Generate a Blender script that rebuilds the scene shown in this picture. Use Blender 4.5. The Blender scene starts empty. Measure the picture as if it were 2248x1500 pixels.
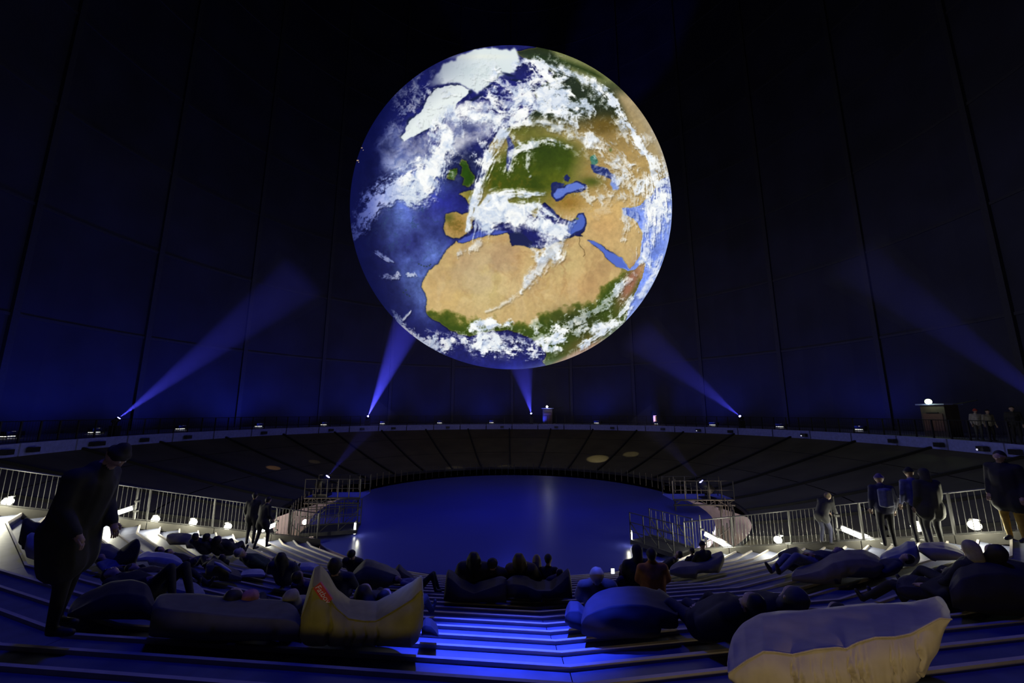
import bpy, bmesh, math, random
import numpy as np
from mathutils import Vector, Matrix, noise as mnoise
random.seed(7)
sc = bpy.context.scene; C = sc.collection
R_ = math.radians
# ================================================================= camera, world, light, exposure
EYE = 5.6; PITCH = math.atan(155/874.0); F = 874.0; CY = 26.2         # CY: distance to the hall's axis
cam = bpy.data.objects.new('camera', bpy.data.cameras.new('camera')); C.objects.link(cam)
cam.data.sensor_width = 36; cam.data.lens = 36*F/2248; cam.data.clip_end = 400; cam.data.clip_start = .05
cam.location = (0, 0, EYE); cam.rotation_euler = (math.pi/2+PITCH, 0, 0); sc.camera = cam
w = bpy.data.worlds.new('world'); sc.world = w; w.use_nodes = True
w.node_tree.nodes['Background'].inputs[0].default_value = (0, 0, 0, 1); w.node_tree.nodes['Background'].inputs[1].default_value = 0
sc.view_settings.view_transform = 'Standard'; sc.view_settings.look = 'None'; sc.view_settings.gamma = 1; sc.view_settings.exposure = 0
sc.view_settings.use_curve_mapping = False
sc.cycles.use_denoising = True; sc.cycles.max_bounces = 5; sc.cycles.diffuse_bounces = 3; sc.cycles.glossy_bounces = 3; sc.cycles.volume_bounces = 0
sc.cycles.sample_clamp_indirect = 4; sc.cycles.caustics_reflective = False; sc.cycles.caustics_refractive = False
BLUE = (.03, .06, 1.0); WARM = (1, .78, .42); LAMPW = (1, .97, .74)
def light(name, kind, loc, power, col, target=None, size=.1, angle=60, blend=1., sx=None):
    l = bpy.data.lights.new(name, kind); l.energy = power; l.color = col
    o = bpy.data.objects.new(name, l); C.objects.link(o); o.location = loc
    if kind == 'SPOT': l.spot_size = R_(angle); l.spot_blend = blend; l.shadow_soft_size = size
    elif kind == 'AREA': l.size = size; l.spread = math.pi
    else: l.shadow_soft_size = size
    if kind == 'AREA' and sx: l.shape = 'RECTANGLE'; l.size = size; l.size_y = sx
    if target is not None: o.rotation_euler = (Vector(target)-Vector(loc)).to_track_quat('-Z', 'Y').to_euler()
    return o
light('stage_spot_blue', 'SPOT', (.6, 9., 19.), 90000, BLUE, (-.05, 5.7, 2.8), .2, 12.5, .9)
light('stage_wash_blue', 'SPOT', (0, 6., 34.), 7500, (.02, .035, 1.0), (0, 14, 0), 1.2, 80, .6)
light('disc_fill_blue', 'POINT', (0, 26, 6.8), 780, (.03, .05, 1.0), None, .3)  # added blue point without a fixture, fills the disc and gallery fascia
light('work_light_behind', 'SPOT', (2.0, .35, 4.62), 85, WARM, (3.1, 3.1, 3.7), .04, 95, .6)
light('work_light_behind', 'SPOT', (-1.2, -1.6, 4.75), 110, (1, .82, .28), (-1.8, 5.2, 3.45), .06, 36, .6)
light('gallery_light_behind', 'POINT', (-2.2, -2.2, 4.5), 34, (1, .86, .66), None, .25)
# ================================================================= picture geometry helpers
cp, sp = math.cos(PITCH), math.sin(PITCH)
def ray(px, py):
    v = (py-750)/F; return Vector(((px-1124)/F, cp+v*sp, sp-v*cp))
def P(px, py, d):
    """point at forward distance d that the photograph shows at px, py"""
    r = ray(px, py); r = r*(d/r.y); return Vector((r.x, r.y, EYE+r.z))
MIDS = [R_(-6+15*k) for k in range(-3, 4)]; NRM = [(math.sin(a), -math.cos(a)) for a in MIDS]
RW = 33.8; TOP = 84.
RH0, TR, RS, NST = 11.3, .54, .162, 24; DECK = RS*25
AZL, AZR = R_(-47.5), R_(37.0)
def rho(x, y): return max(nx*x+ny*(y-CY) for nx, ny in NRM)
def ground(x, y):
    az = math.atan2(x, CY-y); r = math.hypot(x, y-CY)
    if r > 24.9: return DECK
    if az < AZL-.02 or az > AZR+.02: return .45+(r-13)/12*2.9
    q = rho(x, y)
    if q < RH0: return 0.
    return min(DECK, RS*(math.floor((q-RH0)/TR)+1))
def slope(x, y): return max(0, min(DECK, .3*(rho(x, y)-RH0)+.1))
def ghit(px, py, h=0.):
    """march the picture ray until it is h above the seating steps"""
    r = ray(px, py); t = 1.2
    while t < 60:
        p = r*t
        if EYE+p.z-slope(p.x, p.y) < h: return Vector((p.x, p.y, EYE+p.z))
        t += .02
    return Vector((r.x*20, r.y*20, 0))
def plane_hit(px, py, az):
    """hit the upright plane through the hall axis at azimuth az"""
    r = ray(px, py); n = (math.cos(az), math.sin(az)); t = (n[1]*CY)/(n[0]*r.x+n[1]*r.y)
    return Vector((r.x*t, r.y*t, EYE+r.z*t))
def ring_hit(px, R, py=935):
    r = ray(px, py); a = r.x**2+r.y**2; b = -2*r.y*CY; c = CY*CY-R*R; t = (-b+math.sqrt(max(0, b*b-4*a*c)))/(2*a)
    return Vector((r.x*t, r.y*t, EYE+r.z*t))
def pol(az, R, z=0.): return Vector((math.sin(az)*R, CY-math.cos(az)*R, z))
# ================================================================= materials
MATS = {}
def M(name, col, rough=.7, metal=0., vary=.15, scale=6., emit=None, es=1., bump=0., spec=.5):
    if name in MATS: return MATS[name]
    m = bpy.data.materials.new(name); m.use_nodes = True; nt = m.node_tree; b = nt.nodes['Principled BSDF']
    b.inputs['Roughness'].default_value = rough; b.inputs['Metallic'].default_value = metal; b.inputs['Specular IOR Level'].default_value = spec
    if emit is not None:
        b.inputs['Base Color'].default_value = (*col, 1); b.inputs['Emission Color'].default_value = (*emit, 1); b.inputs['Emission Strength'].default_value = es
    else:
        tc = nt.nodes.new('ShaderNodeTexCoord'); no = nt.nodes.new('ShaderNodeTexNoise'); no.inputs['Scale'].default_value = scale; no.inputs['Detail'].default_value = 4
        rp = nt.nodes.new('ShaderNodeValToRGB'); nt.links.new(tc.outputs['Object'], no.inputs['Vector']); nt.links.new(no.outputs['Fac'], rp.inputs['Fac'])
        rp.color_ramp.elements[0].position = .3; rp.color_ramp.elements[1].position = .7
        rp.color_ramp.elements[0].color = (*[c*(1-vary) for c in col], 1); rp.color_ramp.elements[1].color = (*[min(1, c*(1+vary)) for c in col], 1)
        nt.links.new(rp.outputs['Color'], b.inputs['Base Color'])
        if bump:
            bp = nt.nodes.new('ShaderNodeBump'); bp.inputs['Strength'].default_value = bump; bp.inputs['Distance'].default_value = .02
            nt.links.new(no.outputs['Fac'], bp.inputs['Height']); nt.links.new(bp.outputs['Normal'], b.inputs['Normal'])
    MATS[name] = m; return m
m_tread = M('painted_tread', (.105, .115, .165), .55, 0, .18, 3.5, bump=.15)
m_nose = M('tread_nosing', (.36, .33, .30), .6, .0, .1)
m_kerb = M('kerb_board', (.032, .030, .025), .6)
m_disc = M('stage_disc', (.05, .06, .26), .28, 0, .06, .3, spec=.3)
m_skirt = M('skirt_sheet', (.060, .053, .028), .75, 0, .25, .6)
m_rib = M('skirt_rib', (.006, .006, .006), .8)
m_wall = M('tower_wall', (.020, .021, .05), .65, 0, .3, .25)
m_wrib = M('tower_rib', (.03, .03, .05), .6)
m_deck = M('gallery_deck', (.16, .17, .30), .5, 0, .2, 1.5)
m_fas = M('gallery_fascia', (.16, .18, .5), .5)
m_steel = M('galvanised_steel', (.05, .05, .05), .45, .5, .1, 12)
m_dsteel = M('dark_steel', (.02, .02, .022), .5, .3)
m_black = M('black_casing', (.008, .008, .009), .5)
m_lamp = M('lamp_glow', (1, 1, 1), emit=(1, .97, .74), es=9)
m_dimlamp = M('strip_glow', (1, 1, 1), emit=(1, .97, .85), es=1.6)
m_tube = M('tube_glow', (1, 1, 1), emit=(1, 1, .93), es=6)
m_blens = M('blue_lens', (1, 1, 1), emit=(.25, .25, 1.), es=14)
m_floor = M('lower_floor', (.25, .2, .17), .6)
m_lwall = M('lower_wall', (.6, .52, .48), .7, 0, .4, .8)
m_amber = M('amber_sign', (1, 1, 1), emit=(1, .5, .08), es=1.1)
m_green = M('green_sign', (1, 1, 1), emit=(.75, 1, .45), es=6)
# ================================================================= mesh helpers
def tag(o, label=None, cat=None, group=None, kind=None):
    if label: o['label'] = label
    if cat: o['category'] = cat
    if group: o['group'] = group
    if kind: o['kind'] = kind
    return o
def empty(name, loc=(0, 0, 0)):
    o = bpy.data.objects.new(name, None); o.location = loc; o.empty_display_size = .1; C.objects.link(o); return o
class MB:
    def __init__(s): s.v = []; s.f = []
    def add(s, vs, fs):
        n = len(s.v); s.v += [tuple(v) for v in vs]; s.f += [tuple(i+n for i in f) for f in fs]; return s
    def hexa(s, b, t):
        """bottom ring b and top ring t, same number of points"""
        n = len(b); fs = [tuple(range(n-1, -1, -1)), tuple(range(n, 2*n))]+[(i, (i+1) % n, n+(i+1) % n, n+i) for i in range(n)]
        return s.add(list(b)+list(t), fs)
    def box(s, c, sz, rot=0.):
        c = Vector(c); hx, hy, hz = sz[0]/2, sz[1]/2, sz[2]/2; q = Matrix.Rotation(rot, 3, 'Z')
        r = [q @ Vector((x, y, 0)) for x, y in ((-hx, -hy), (hx, -hy), (hx, hy), (-hx, hy))]
        return s.hexa([c+p-Vector((0, 0, hz)) for p in r], [c+p+Vector((0, 0, hz)) for p in r])
    def bar(s, p0, p1, w, h=None, up=(0, 0, 1)):
        p0 = Vector(p0); p1 = Vector(p1); h = h or w; d = (p1-p0).normalized(); u = Vector(up)
        if abs(d.dot(u)) > .95: u = Vector((0, 1, 0))
        a = d.cross(u).normalized()*w/2; b = a.cross(d).normalized()*h/2
        return s.hexa([p0-a-b, p0+a-b, p0+a+b, p0-a+b], [p1-a-b, p1+a-b, p1+a+b, p1-a+b])
    def tube(s, p0, p1, r, r1=None, n=8):
        p0 = Vector(p0); p1 = Vector(p1); d = (p1-p0).normalized(); u = Vector((0, 0, 1)) if abs(d.z) < .9 else Vector((1, 0, 0))
        a = d.cross(u).normalized(); b = a.cross(d); r1 = r if r1 is None else r1
        A = [p0+(a*math.cos(t)+b*math.sin(t))*r for t in [k*2*math.pi/n for k in range(n)]]; B = [p1+(a*math.cos(t)+b*math.sin(t))*r1 for t in [k*2*math.pi/n for k in range(n)]]
        return s.hexa(A, B)
    def ball(s, c, r, n=10, m=6, sc_=(1, 1, 1)):
        vs = []; fs = []; c = Vector(c)
        for i in range(m+1):
            th = math.pi*i/m
            for k in range(n):
                ph = 2*math.pi*k/n; vs.append(c+Vector((math.sin(th)*math.cos(ph)*sc_[0], math.sin(th)*math.sin(ph)*sc_[1], math.cos(th)*sc_[2]))*r)
        for i in range(m):
            for k in range(n): fs.append((i*n+k, (i+1)*n+k, (i+1)*n+(k+1) % n, i*n+(k+1) % n))
        return s.add(vs, fs)
    def build(s, name, mat, parent=None, smooth=False, **props):
        me = bpy.data.meshes.new(name); o0 = Vector(parent.location) if parent else Vector((0, 0, 0))
        if parent and parent.parent: o0 = o0+Vector(parent.parent.location)
        me.from_pydata([tuple(Vector(v)-o0) for v in s.v], [], s.f); me.materials.append(mat)
        bm = bmesh.new(); bm.from_mesh(me); bmesh.ops.recalc_face_normals(bm, faces=bm.faces); bm.to_mesh(me); bm.free()
        if smooth: me.polygons.foreach_set('use_smooth', [True]*len(me.polygons))
        o = bpy.data.objects.new(name, me); C.objects.link(o)
        if parent: o.parent = parent
        for k, v in props.items(): o[k] = v
        return o
# ---------------------------------------------------------------- globe picture (generated, not loaded)
import numpy as np
ER = np.random.RandomState(11)
def _noise(h, w, cell, seed, cy=None):
    """smooth value noise, cell size in pixels (cell x, cy y)"""
    cy = cy or cell
    r = np.random.RandomState(seed)
    gw, gh = int(w/cell)+3, int(h/cy)+3
    g = r.rand(gh, gw).astype(np.float32)
    x = np.arange(w, dtype=np.float32)/cell; y = np.arange(h, dtype=np.float32)/cy
    xi = x.astype(int); yi = y.astype(int); fx = x-xi; fy = y-yi
    fx = fx*fx*(3-2*fx); fy = fy*fy*(3-2*fy)
    a = g[:, xi]*(1-fx)+g[:, xi+1]*fx
    return a[yi]*(1-fy)[:, None]+a[yi+1]*fy[:, None]
def _fbm(h, w, cell, seed, oct=6, gain=.55, cy=None):
    s = np.zeros((h, w), np.float32); a = 1.; t = 0.; c = cell; cc = cy or cell
    for k in range(oct):
        s += a*_noise(h, w, c, seed*31+k, cc); t += a; a *= gain; c /= 2.03; cc /= 2.03
        if min(c, cc) < 1.3: break
    return s/t
def _samp(img, x, y):
    h, w = img.shape[:2]
    x = np.clip(x, 0, w-1.001); y = np.clip(y, 0, h-1.001)
    xi = x.astype(int); yi = y.astype(int); fx = (x-xi); fy = (y-yi)
    if img.ndim == 3: fx = fx[..., None]; fy = fy[..., None]
    return (img[yi, xi]*(1-fx)+img[yi, xi+1]*fx)*(1-fy)+(img[yi+1, xi]*(1-fx)+img[yi+1, xi+1]*fx)*fy
def _blur(a, r):
    if r < 1: return a
    for _ in range(2):
        for ax in (0, 1):
            p = np.pad(a, [(r+1, r) if i == ax else (0, 0) for i in range(2)], mode='edge')
            c = np.cumsum(p, axis=ax, dtype=np.float64)
            n = a.shape[ax]
            a = ((np.take(c, range(2*r+1, 2*r+1+n), ax)-np.take(c, range(0, n), ax))/(2*r+1)).astype(np.float32)
    return a
N = 1500
def _poly(pts, WX, WY, soft=0):
    """even-odd fill of a polygon on warped coordinates"""
    m = np.zeros(WX.shape, bool); n = len(pts)
    for i in range(n):
        x1, y1 = pts[i]; x2, y2 = pts[(i+1) % n]
        if y1 == y2: continue
        c = ((y1 > WY) != (y2 > WY)) & (WX < (x2-x1)*(WY-y1)/(y2-y1)+x1)
        m ^= c
    m = m.astype(np.float32)
    return _blur(m, soft) if soft else m
def _bpoly(pts, WX, WY, soft=0, pad=60):
    xs = [p[0] for p in pts]; ys = [p[1] for p in pts]
    x0, x1 = max(0, int(min(xs)-pad-soft*3)), min(N, int(max(xs)+pad+soft*3)); y0, y1 = max(0, int(min(ys)-pad-soft*3)), min(N, int(max(ys)+pad+soft*3))
    out = np.zeros((N, N), np.float32); out[y0:y1, x0:x1] = _poly(pts, WX[y0:y1, x0:x1], WY[y0:y1, x0:x1], soft); return out
def paint_globe():
    YY, XX = np.mgrid[0:N, 0:N].astype(np.float32)
    n1 = _fbm(N, N, 120, 1, 7); n2 = _fbm(N, N, 120, 2, 7); n3 = _fbm(N, N, 40, 3, 6); n4 = _fbm(N, N, 40, 4, 6)
    hi = _fbm(N, N, 14, 5, 4, .7); big = _fbm(N, N, 300, 6, 7); hi2 = _fbm(N, N, 22, 7, 5, .75); mid = _fbm(N, N, 70, 8, 6, .6)
    WX = XX+(n3-.5)*26; WY = YY+(n4-.5)*26                  # ragged coasts
    SX = XX+(n3-.5)*16+(hi-.5)*7; SY = YY+(n4-.5)*16+(hi2-.5)*7
    def mix(img, col, m): return img*(1-m[..., None])+np.array(col, np.float32)*m[..., None]
    def mixf(img, img2, m): return img*(1-m[..., None])+img2*m[..., None]
    def glow(cx, cy, rx, ry, p=1., ang=0):
        c, s = np.cos(ang), np.sin(ang); dx = XX-cx; dy = YY-cy
        return np.exp(-(((dx*c+dy*s)/rx)**2+((-dx*s+dy*c)/ry)**2)**p)
    # --- sea
    sea = np.zeros((N, N, 3), np.float32)+np.array([30, 33, 100])
    lightm = np.clip((glow(290, 800, 150, 130)+glow(380, 640, 120, 130)*.8+glow(330, 1060, 110, 120)*.9+glow(420, 930, 70, 60)*.7+glow(385, 1150, 45, 90)*.8+glow(350, 1080, 60, 60)*.5+glow(230, 520, 80, 130)*.5)*(0.35+1.1*mid), 0, 1)
    sea = mix(sea, (104, 128, 208), np.clip(lightm*.95, 0, 1)); sea = mix(sea, (38, 40, 140), glow(460, 720, 130, 60)*.8)
    sea = mix(sea, (33, 33, 100), np.clip(glow(300, 900, 50, 50)*.4+glow(350, 860, 60, 90)*.4+glow(400, 770, 60, 40)*.5, 0, 1))
    sea = mix(sea, (26, 32, 72), np.clip(glow(560, 560, 110, 90)*1.1, 0, 1))
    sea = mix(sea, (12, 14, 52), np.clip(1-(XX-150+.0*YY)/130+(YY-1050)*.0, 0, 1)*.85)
    sea = mix(sea, (24, 26, 70), glow(230, 1080, 90, 160, 1, -.5)*.8)
    sea = mix(sea, (126, 150, 232), np.clip((XX-1120)/120, 0, 1)*np.clip((YY-560)/140, 0, 1))
    sea = mix(sea, (95, 125, 225), glow(1380, 1010, 70, 120)*.5)
    ridg = np.abs(mid-.5)*2; fr = np.clip(1-ridg*9, 0, 1)*np.clip((hi-.42)*5, 0, 1)*glow(340, 830, 190, 220)
    sea = mix(sea, (40, 62, 90), fr*.75)
    sea *= (1+(hi[..., None]-.5)*.35+(mid[..., None]-.5)*.5)
    # --- land mask
    land = np.zeros((N, N), np.float32)
    AF = [(515,882),(500,905),(478,925),(462,945),(455,965),(440,985),(415,998),(398,1015),(385,1040),(372,1065),(370,1085),(380,1110),(388,1140),(383,1165),(385,1190),(400,1215),(425,1235),(455,1250),(490,1275),(530,1290),(575,1300),(620,1290),(680,1275),(740,1275),(800,1290),(850,1310),(880,1345),(902,1370),(905,1385),(886,1410),(930,1450),(1060,1440),(1240,1330),(1228,1262),(1258,1215),(1262,1180),(1285,1120),(1305,1080),(1320,1040),(1338,985),(1328,975),(1290,1010),(1262,1015),(1230,1005),(1205,1000),(1185,980),(1165,950),(1140,925),(1110,905),(1088,885),(1078,876),(1060,870),(1035,868),(1015,872),(985,878),(960,888),(925,908),(880,918),(845,912),(835,918),(800,902),(757,906),(750,890),(745,860),(735,850),(715,855),(680,862),(640,868),(600,880),(560,894),(525,896)]
    EU = [(500,872),(470,862),(463,830),(468,800),(470,768),(500,762),(545,770),(572,760),(582,740),(567,715),(557,697),(530,685),(545,672),(575,668),(600,660),(612,640),(640,600),(655,565),(642,540),(650,500),(665,460),(690,430),(705,405),(740,395),(800,372),(850,330),(880,300),(850,240),(900,200),(940,170),(880,118),(800,90),(770,66),(900,40),(1200,120),(1420,300),(1480,560),(1440,600),(1400,620),(1360,690),(1310,735),(1245,746),(1236,770),(1285,790),(1302,812),(1320,850),(1318,900),(1312,950),(1290,985),(1270,1006),(1262,1000),(1240,972),(1210,942),(1175,925),(1140,900),(1100,884),(1072,878),(1056,862),(1074,838),(1075,790),(1066,762),(1046,768),(1028,786),(1008,800),(985,792),(960,775),(935,760),(925,738),(900,720),(880,740),(860,790),(840,770),(800,730),(740,740),(690,700),(650,730),(615,770),(590,800),(585,830),(560,856),(530,872)]
    for P in (AF, EU): land = np.maximum(land, _poly(P, SX, SY))
    UK = [(535,535),(560,538),(572,572),(590,598),(596,640),(565,652),(538,650),(550,618),(536,600),(542,570),(528,552)]
    IR = [(488,580),(518,572),(527,600),(508,628),(478,622)]
    for P in (UK, IR): land = np.maximum(land, _bpoly(P, WX, WY))
    # --- land colours
    L = np.zeros((N, N, 3), np.float32)+np.array([204, 172, 110])
    L = mix(L, (226, 186, 110), glow(480, 1120, 110, 60)*.6); L = mix(L, (196, 182, 118), glow(640, 1080, 110, 110)*.6)
    L = mix(L, (206, 158, 100), glow(760, 960, 70, 60)*.6+glow(1050, 1090, 90, 60)*.5); L = mix(L, (196, 160, 90), glow(900, 1050, 80, 60)*.4)
    L = mix(L, (208, 164, 100), glow(1160, 830, 80, 90)*.7); L = mix(L, (204, 190, 125), glow(960, 980, 80, 60)*.5)
    L = mix(L, (168, 126, 78), np.clip((_samp(n3, XX+(n1-.5)*160, YY*1.6+(n2-.5)*160)-.5)*5, 0, .55)*glow(860, 1000, 420, 170))
    L = mix(L, (222, 196, 140), np.clip((_samp(n4, XX*.8+(n2-.5)*200, YY*1.8+(n1-.5)*120)-.5)*5, 0, .55)*glow(700, 1100, 420, 120))
    L = mix(L, (170, 128, 82), np.clip((mid-.5)*3, 0, .6)*glow(820, 980, 420, 170)); L = mix(L, (190, 165, 130), np.clip((n1-.52)*4, 0, .5)*glow(650, 1000, 300, 150))
    L = mix(L, (176, 148, 92), np.clip((720-YY)/60, 0, 1)*np.clip((XX-1000)/80, 0, 1))
    L = mix(L, (150, 118, 62), np.clip((hi2-.45)*3, 0, .8)*np.clip((720-YY)/60, 0, 1)*np.clip((XX-1020)/80, 0, 1)*np.clip((1300-XX)/100, 0, 1))
    g = glow(870, 580, 175, 130, 1.6)*1.15+glow(680, 620, 90, 90)*.9+glow(1000, 700, 60, 40)*.0+glow(930, 500, 120, 60)*.8
    L = mix(L, (66, 82, 18), np.clip(g, 0, 1)); L = mix(L, (44, 62, 14), np.clip(glow(900, 500, 110, 60)*.8+glow(860, 640, 50, 30)*.7, 0, 1)*.9)
    L = mix(L, (98, 88, 24), np.clip((hi2-.5)*4, 0, .7)*glow(730, 640, 140, 100)); L = mix(L, (96, 102, 26), glow(950, 620, 60, 40)*.6)
    L = mix(L, (84, 96, 30), glow(820, 720, 110, 40)*.8)
    L = mix(L, (156, 118, 50), glow(1000, 720, 70, 40)*1.0); L = mix(L, (112, 96, 34), np.clip((hi2-.5)*4, 0, .8)*glow(1000, 720, 90, 50))
    L = mix(L, (70, 84, 26), glow(1100, 630, 50, 22)*.9)
    L = mix(L, (166, 126, 56), glow(520, 820, 60, 60)*1.0); L = mix(L, (104, 88, 30), np.clip((hi2-.48)*4, 0, .8)*glow(515, 815, 70, 60)); L = mix(L, (70, 80, 24), glow(480, 785, 30, 22)*.8+glow(590, 700, 30, 50)*.6)
    L = mix(L, (134, 124, 34), glow(570, 710, 40, 40)*.7)
    L = mix(L, (40, 72, 12), np.clip(glow(545, 595, 75, 70, 2)*1.3, 0, 1))
    north = np.clip((430-YY)/90, 0, 1)*np.clip((1300-XX)/60, 0, 1); L = mix(L, (40, 50, 26), north)
    L = mix(L, (104, 84, 30), glow(1160, 390, 80, 50)*1.0); L = mix(L, (84, 92, 26), glow(800, 410, 120, 40)*.8)
    L = mix(L, (150, 126, 74), glow(1210, 450, 70, 40, 1)*.9)
    L = mix(L, (170, 150, 108), np.clip((XX-.55*YY-1040)/50, 0, 1)*np.clip((YY-210)/60, 0, 1)); L = mix(L, (128, 132, 84), np.clip((XX-.9*YY-860)/30, 0, 1)*np.clip((230-YY)/40, 0, 1)*.9)
    L = mix(L, (36, 52, 14), np.clip((1-np.abs(YY-(75+.00085*(XX-800)**2*.9+12))/22), 0, 1)*np.clip((XX-800)/60, 0, 1)*np.clip((1180-XX)/60, 0, 1)*.9)
    # sahel & tropics
    sah = YY-(np.interp(XX, [380, 480, 600, 750, 900, 1000, 1100, 1160, 1200, 1240], [1182, 1190, 1225, 1232, 1205, 1180, 1130, 1080, 1045, 1010]))+(n3-.5)*90
    L = mix(L, (92, 102, 26), np.clip(sah/24, 0, 1)); L = mix(L, (52, 76, 12), np.clip((sah-18)/30, 0, 1))
    L = mix(L, (34, 44, 14), np.clip(glow(1040, 1240, 110, 60), 0, 1)*.8); L = mix(L, (100, 82, 38), glow(1080, 1330, 120, 40, 1, -.5)*.8)
    L = mix(L, (158, 104, 78), np.clip(glow(1270, 1070, 30, 100, 1, .45)*1.2, 0, 1)); L = mix(L, (168, 112, 58), np.clip((YY+.55*XX-1925)/20, 0, 1)*np.clip((YY-1300)/40, 0, 1))
    L *= (1+(hi[..., None]-.5)*.16+(hi2[..., None]-.5)*.2*np.clip(1.6-(YY[..., None]-700)/300, .4, 1.3))
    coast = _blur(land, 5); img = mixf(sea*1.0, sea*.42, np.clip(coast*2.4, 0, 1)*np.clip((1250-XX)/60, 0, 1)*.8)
    img = mixf(img, L, land)
    rim = np.clip((land-_blur(land, 3))*3, 0, 1); img = mix(img, (120, 110, 50), rim*.35)
    img = img*(1-land[..., None]*.16)+(img.mean(-1, keepdims=True)*.55+np.array([100, 88, 74], np.float32)*.45)*land[..., None]*.16*np.clip((YY[..., None]-700)/150, 0, 1)*1.0+img*land[..., None]*.16*(1-np.clip((YY[..., None]-700)/150, 0, 1))
    img = np.where((land > .5)[..., None] & (YY > 740)[..., None], img*1.035, img)
    # --- inland seas
    dk = (30, 38, 92); lb = (98, 122, 208)
    for P, c, e in [([(928,634),(948,628),(985,640),(975,652),(1000,640),(1040,626),(1075,640),(1082,655),(1066,672),(1030,674),(1000,687),(970,710),(945,716),(930,690)], dk, 0),
                 ([(952,660),(985,656),(1006,636),(1040,634),(1070,645),(1072,658),(1040,665),(1000,678),(968,700),(944,704),(940,685)], lb, 1),
                 ([(980,612),(996,594),(1012,610),(1003,628),(984,622)], dk, 0),
                 ([(1098,522),(1118,512),(1130,540),(1112,562),(1098,548)], (60, 118, 96), 1),
                 ([(1096,552),(1130,560),(1168,572),(1205,604),(1212,640),(1188,622),(1150,604),(1112,590)], (38, 50, 112), 1),
                 ([(1190,610),(1218,624),(1222,660),(1196,668),(1180,640)], (126, 150, 220), 2),
                 ([(1046,766),(1066,760),(1077,790),(1076,838),(1052,854),(1012,872),(980,874),(950,862),(945,840),(985,822),(992,794),(1010,802),(1030,786)], dk, 0),
                 ([(1046,772),(1063,766),(1070,792),(1069,832),(1048,848),(1012,860),(985,850),(965,845),(995,822),(1000,800),(1012,806),(1032,790)], (78, 102, 190), 1),
                 ([(745,850),(780,845),(815,868),(850,888),(838,916),(800,905),(762,902),(750,880)], (28, 34, 78), 1),
                 ([(560,892),(520,894),(524,882),(562,868),(600,850),(640,836),(700,838),(742,845),(700,856),(640,866),(600,880)], (72, 88, 180), 1),
                 ([(1082,882),(1092,884),(1112,886),(1145,905),(1180,935),(1215,950),(1245,985),(1268,1012),(1240,1004),(1205,996),(1184,974),(1166,948),(1140,924),(1110,904)], (84, 108, 200), 1),
                 ([(1234,746),(1262,750),(1300,762),(1318,800),(1290,792),(1262,782),(1240,775)], (88, 112, 200), 1),
                 ([(736,585),(730,540),(738,480),(732,430),(748,430),(764,470),(756,540),(746,580)], (52, 60, 120), 2),
                 ([(830,235),(870,205),(885,215),(868,245)], (26, 32, 70), 1), ([(902,760),(930,742),(948,760),(950,800),(925,790)], (44, 54, 110), 2)]:
        img = mix(img, c, _bpoly(P, SX, SY, e))
    for cx, cy, rx, ry in ((1040, 790, 8, 5), (1185, 492, 7, 9)): img = mix(img, (110, 118, 60), np.clip(glow(cx, cy, rx, ry, 2), 0, 1))
    # nile and a few small islands
    for P in ([(1050,872),(1052,884),(1048,900),(1056,912),(1070,925),(1074,945),(1066,955)],):
        for i in range(len(P)-1):
            for t in np.linspace(0, 1, 14): 
                x = int(P[i][0]*(1-t)+P[i+1][0]*t); y = int(P[i][1]*(1-t)+P[i+1][1]*t); img[y:y+2, x:x+2] = (92, 74, 44)
    for x, y in ((352, 985), (362, 990), (374, 994), (386, 996), (398, 992), (402, 986), (285, 1108), (300, 1118), (312, 1124), (296, 1098)): img[y:y+4, x:x+6] = (40, 58, 50)
    # --- ice
    ice = (232, 240, 238)
    GR = [(284,436),(296,396),(340,350),(378,300),(398,262),(430,230),(470,214),(540,212),(578,228),(560,262),(525,292),(500,330),(470,345),(430,382),(380,402),(330,436),(296,456)]
    img = mix(img, (28, 40, 40), _blur(_bpoly(GR, XX+(n3-.5)*60, YY+(n4-.5)*60), 5)*.7)
    img = mix(img, ice, _bpoly(GR, WX, WY, 1))
    AR = [(395,212),(420,165),(470,125),(540,80),(600,55),(700,55),(775,60),(790,112),(772,140),(735,160),(690,185),(655,215),(600,240),(560,212),(480,200),(420,216)]
    img = mix(img, (222, 232, 232), _bpoly(AR, XX+(n3-.5)*34+(hi-.5)*14, YY+(n4-.5)*34+(hi2-.5)*14, 3)*np.clip((XX-360+(n1-.5)*200)/110, 0, 1)); img = mix(img, (198, 214, 216), glow(600, 150, 120, 30)*.5); img = mix(img, (236, 240, 226), glow(620, 88, 130, 12)*.7)
    for (x, y, a, b, r) in ((655, 218, 26, 5, -.5), (575, 240, 6, 8, 0), (740, 165, 28, 6, .3), (780, 190, 30, 5, .1), (850, 228, 16, 12, -.4), (600, 268, 34, 7, -.5)):
        img = mix(img, (24, 32, 66), np.clip(glow(x, y, a, b, 1.5, r)*1.3*(.4+n3*1.2), 0, 1))
    # --- clouds
    cl = np.zeros((N, N), np.float32)
    CW = (n1-.5)*70+(n3-.5)*26; CH = (n2-.5)*70+(n4-.5)*26
    z = lambda a: (a-a.mean())/a.std()
    f1 = _fbm(N, N, 60, 21, 6, .62); f2 = _fbm(N, N, 34, 22, 6, .6)
    Z1 = z(_samp(f1, XX+z(n1)*16+z(n3)*8, YY+z(n2)*16+z(n4)*8)); Z2 = z(_samp(f2, XX+z(n2)*22-z(n4)*7, YY-z(n1)*22+z(n3)*7))
    v3 = np.clip(glow(760, 395, 90, 38)*.9+glow(870, 400, 110, 34)*.7+glow(800, 500, 60, 34)*.75+glow(700, 500, 34, 60)*.6+glow(1080, 450, 90, 34)*.5, 0, 1)*np.clip(.62+Z1*.28, 0, 1); cl = 1-(1-cl)*(1-np.clip(v3, 0, .92))
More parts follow.
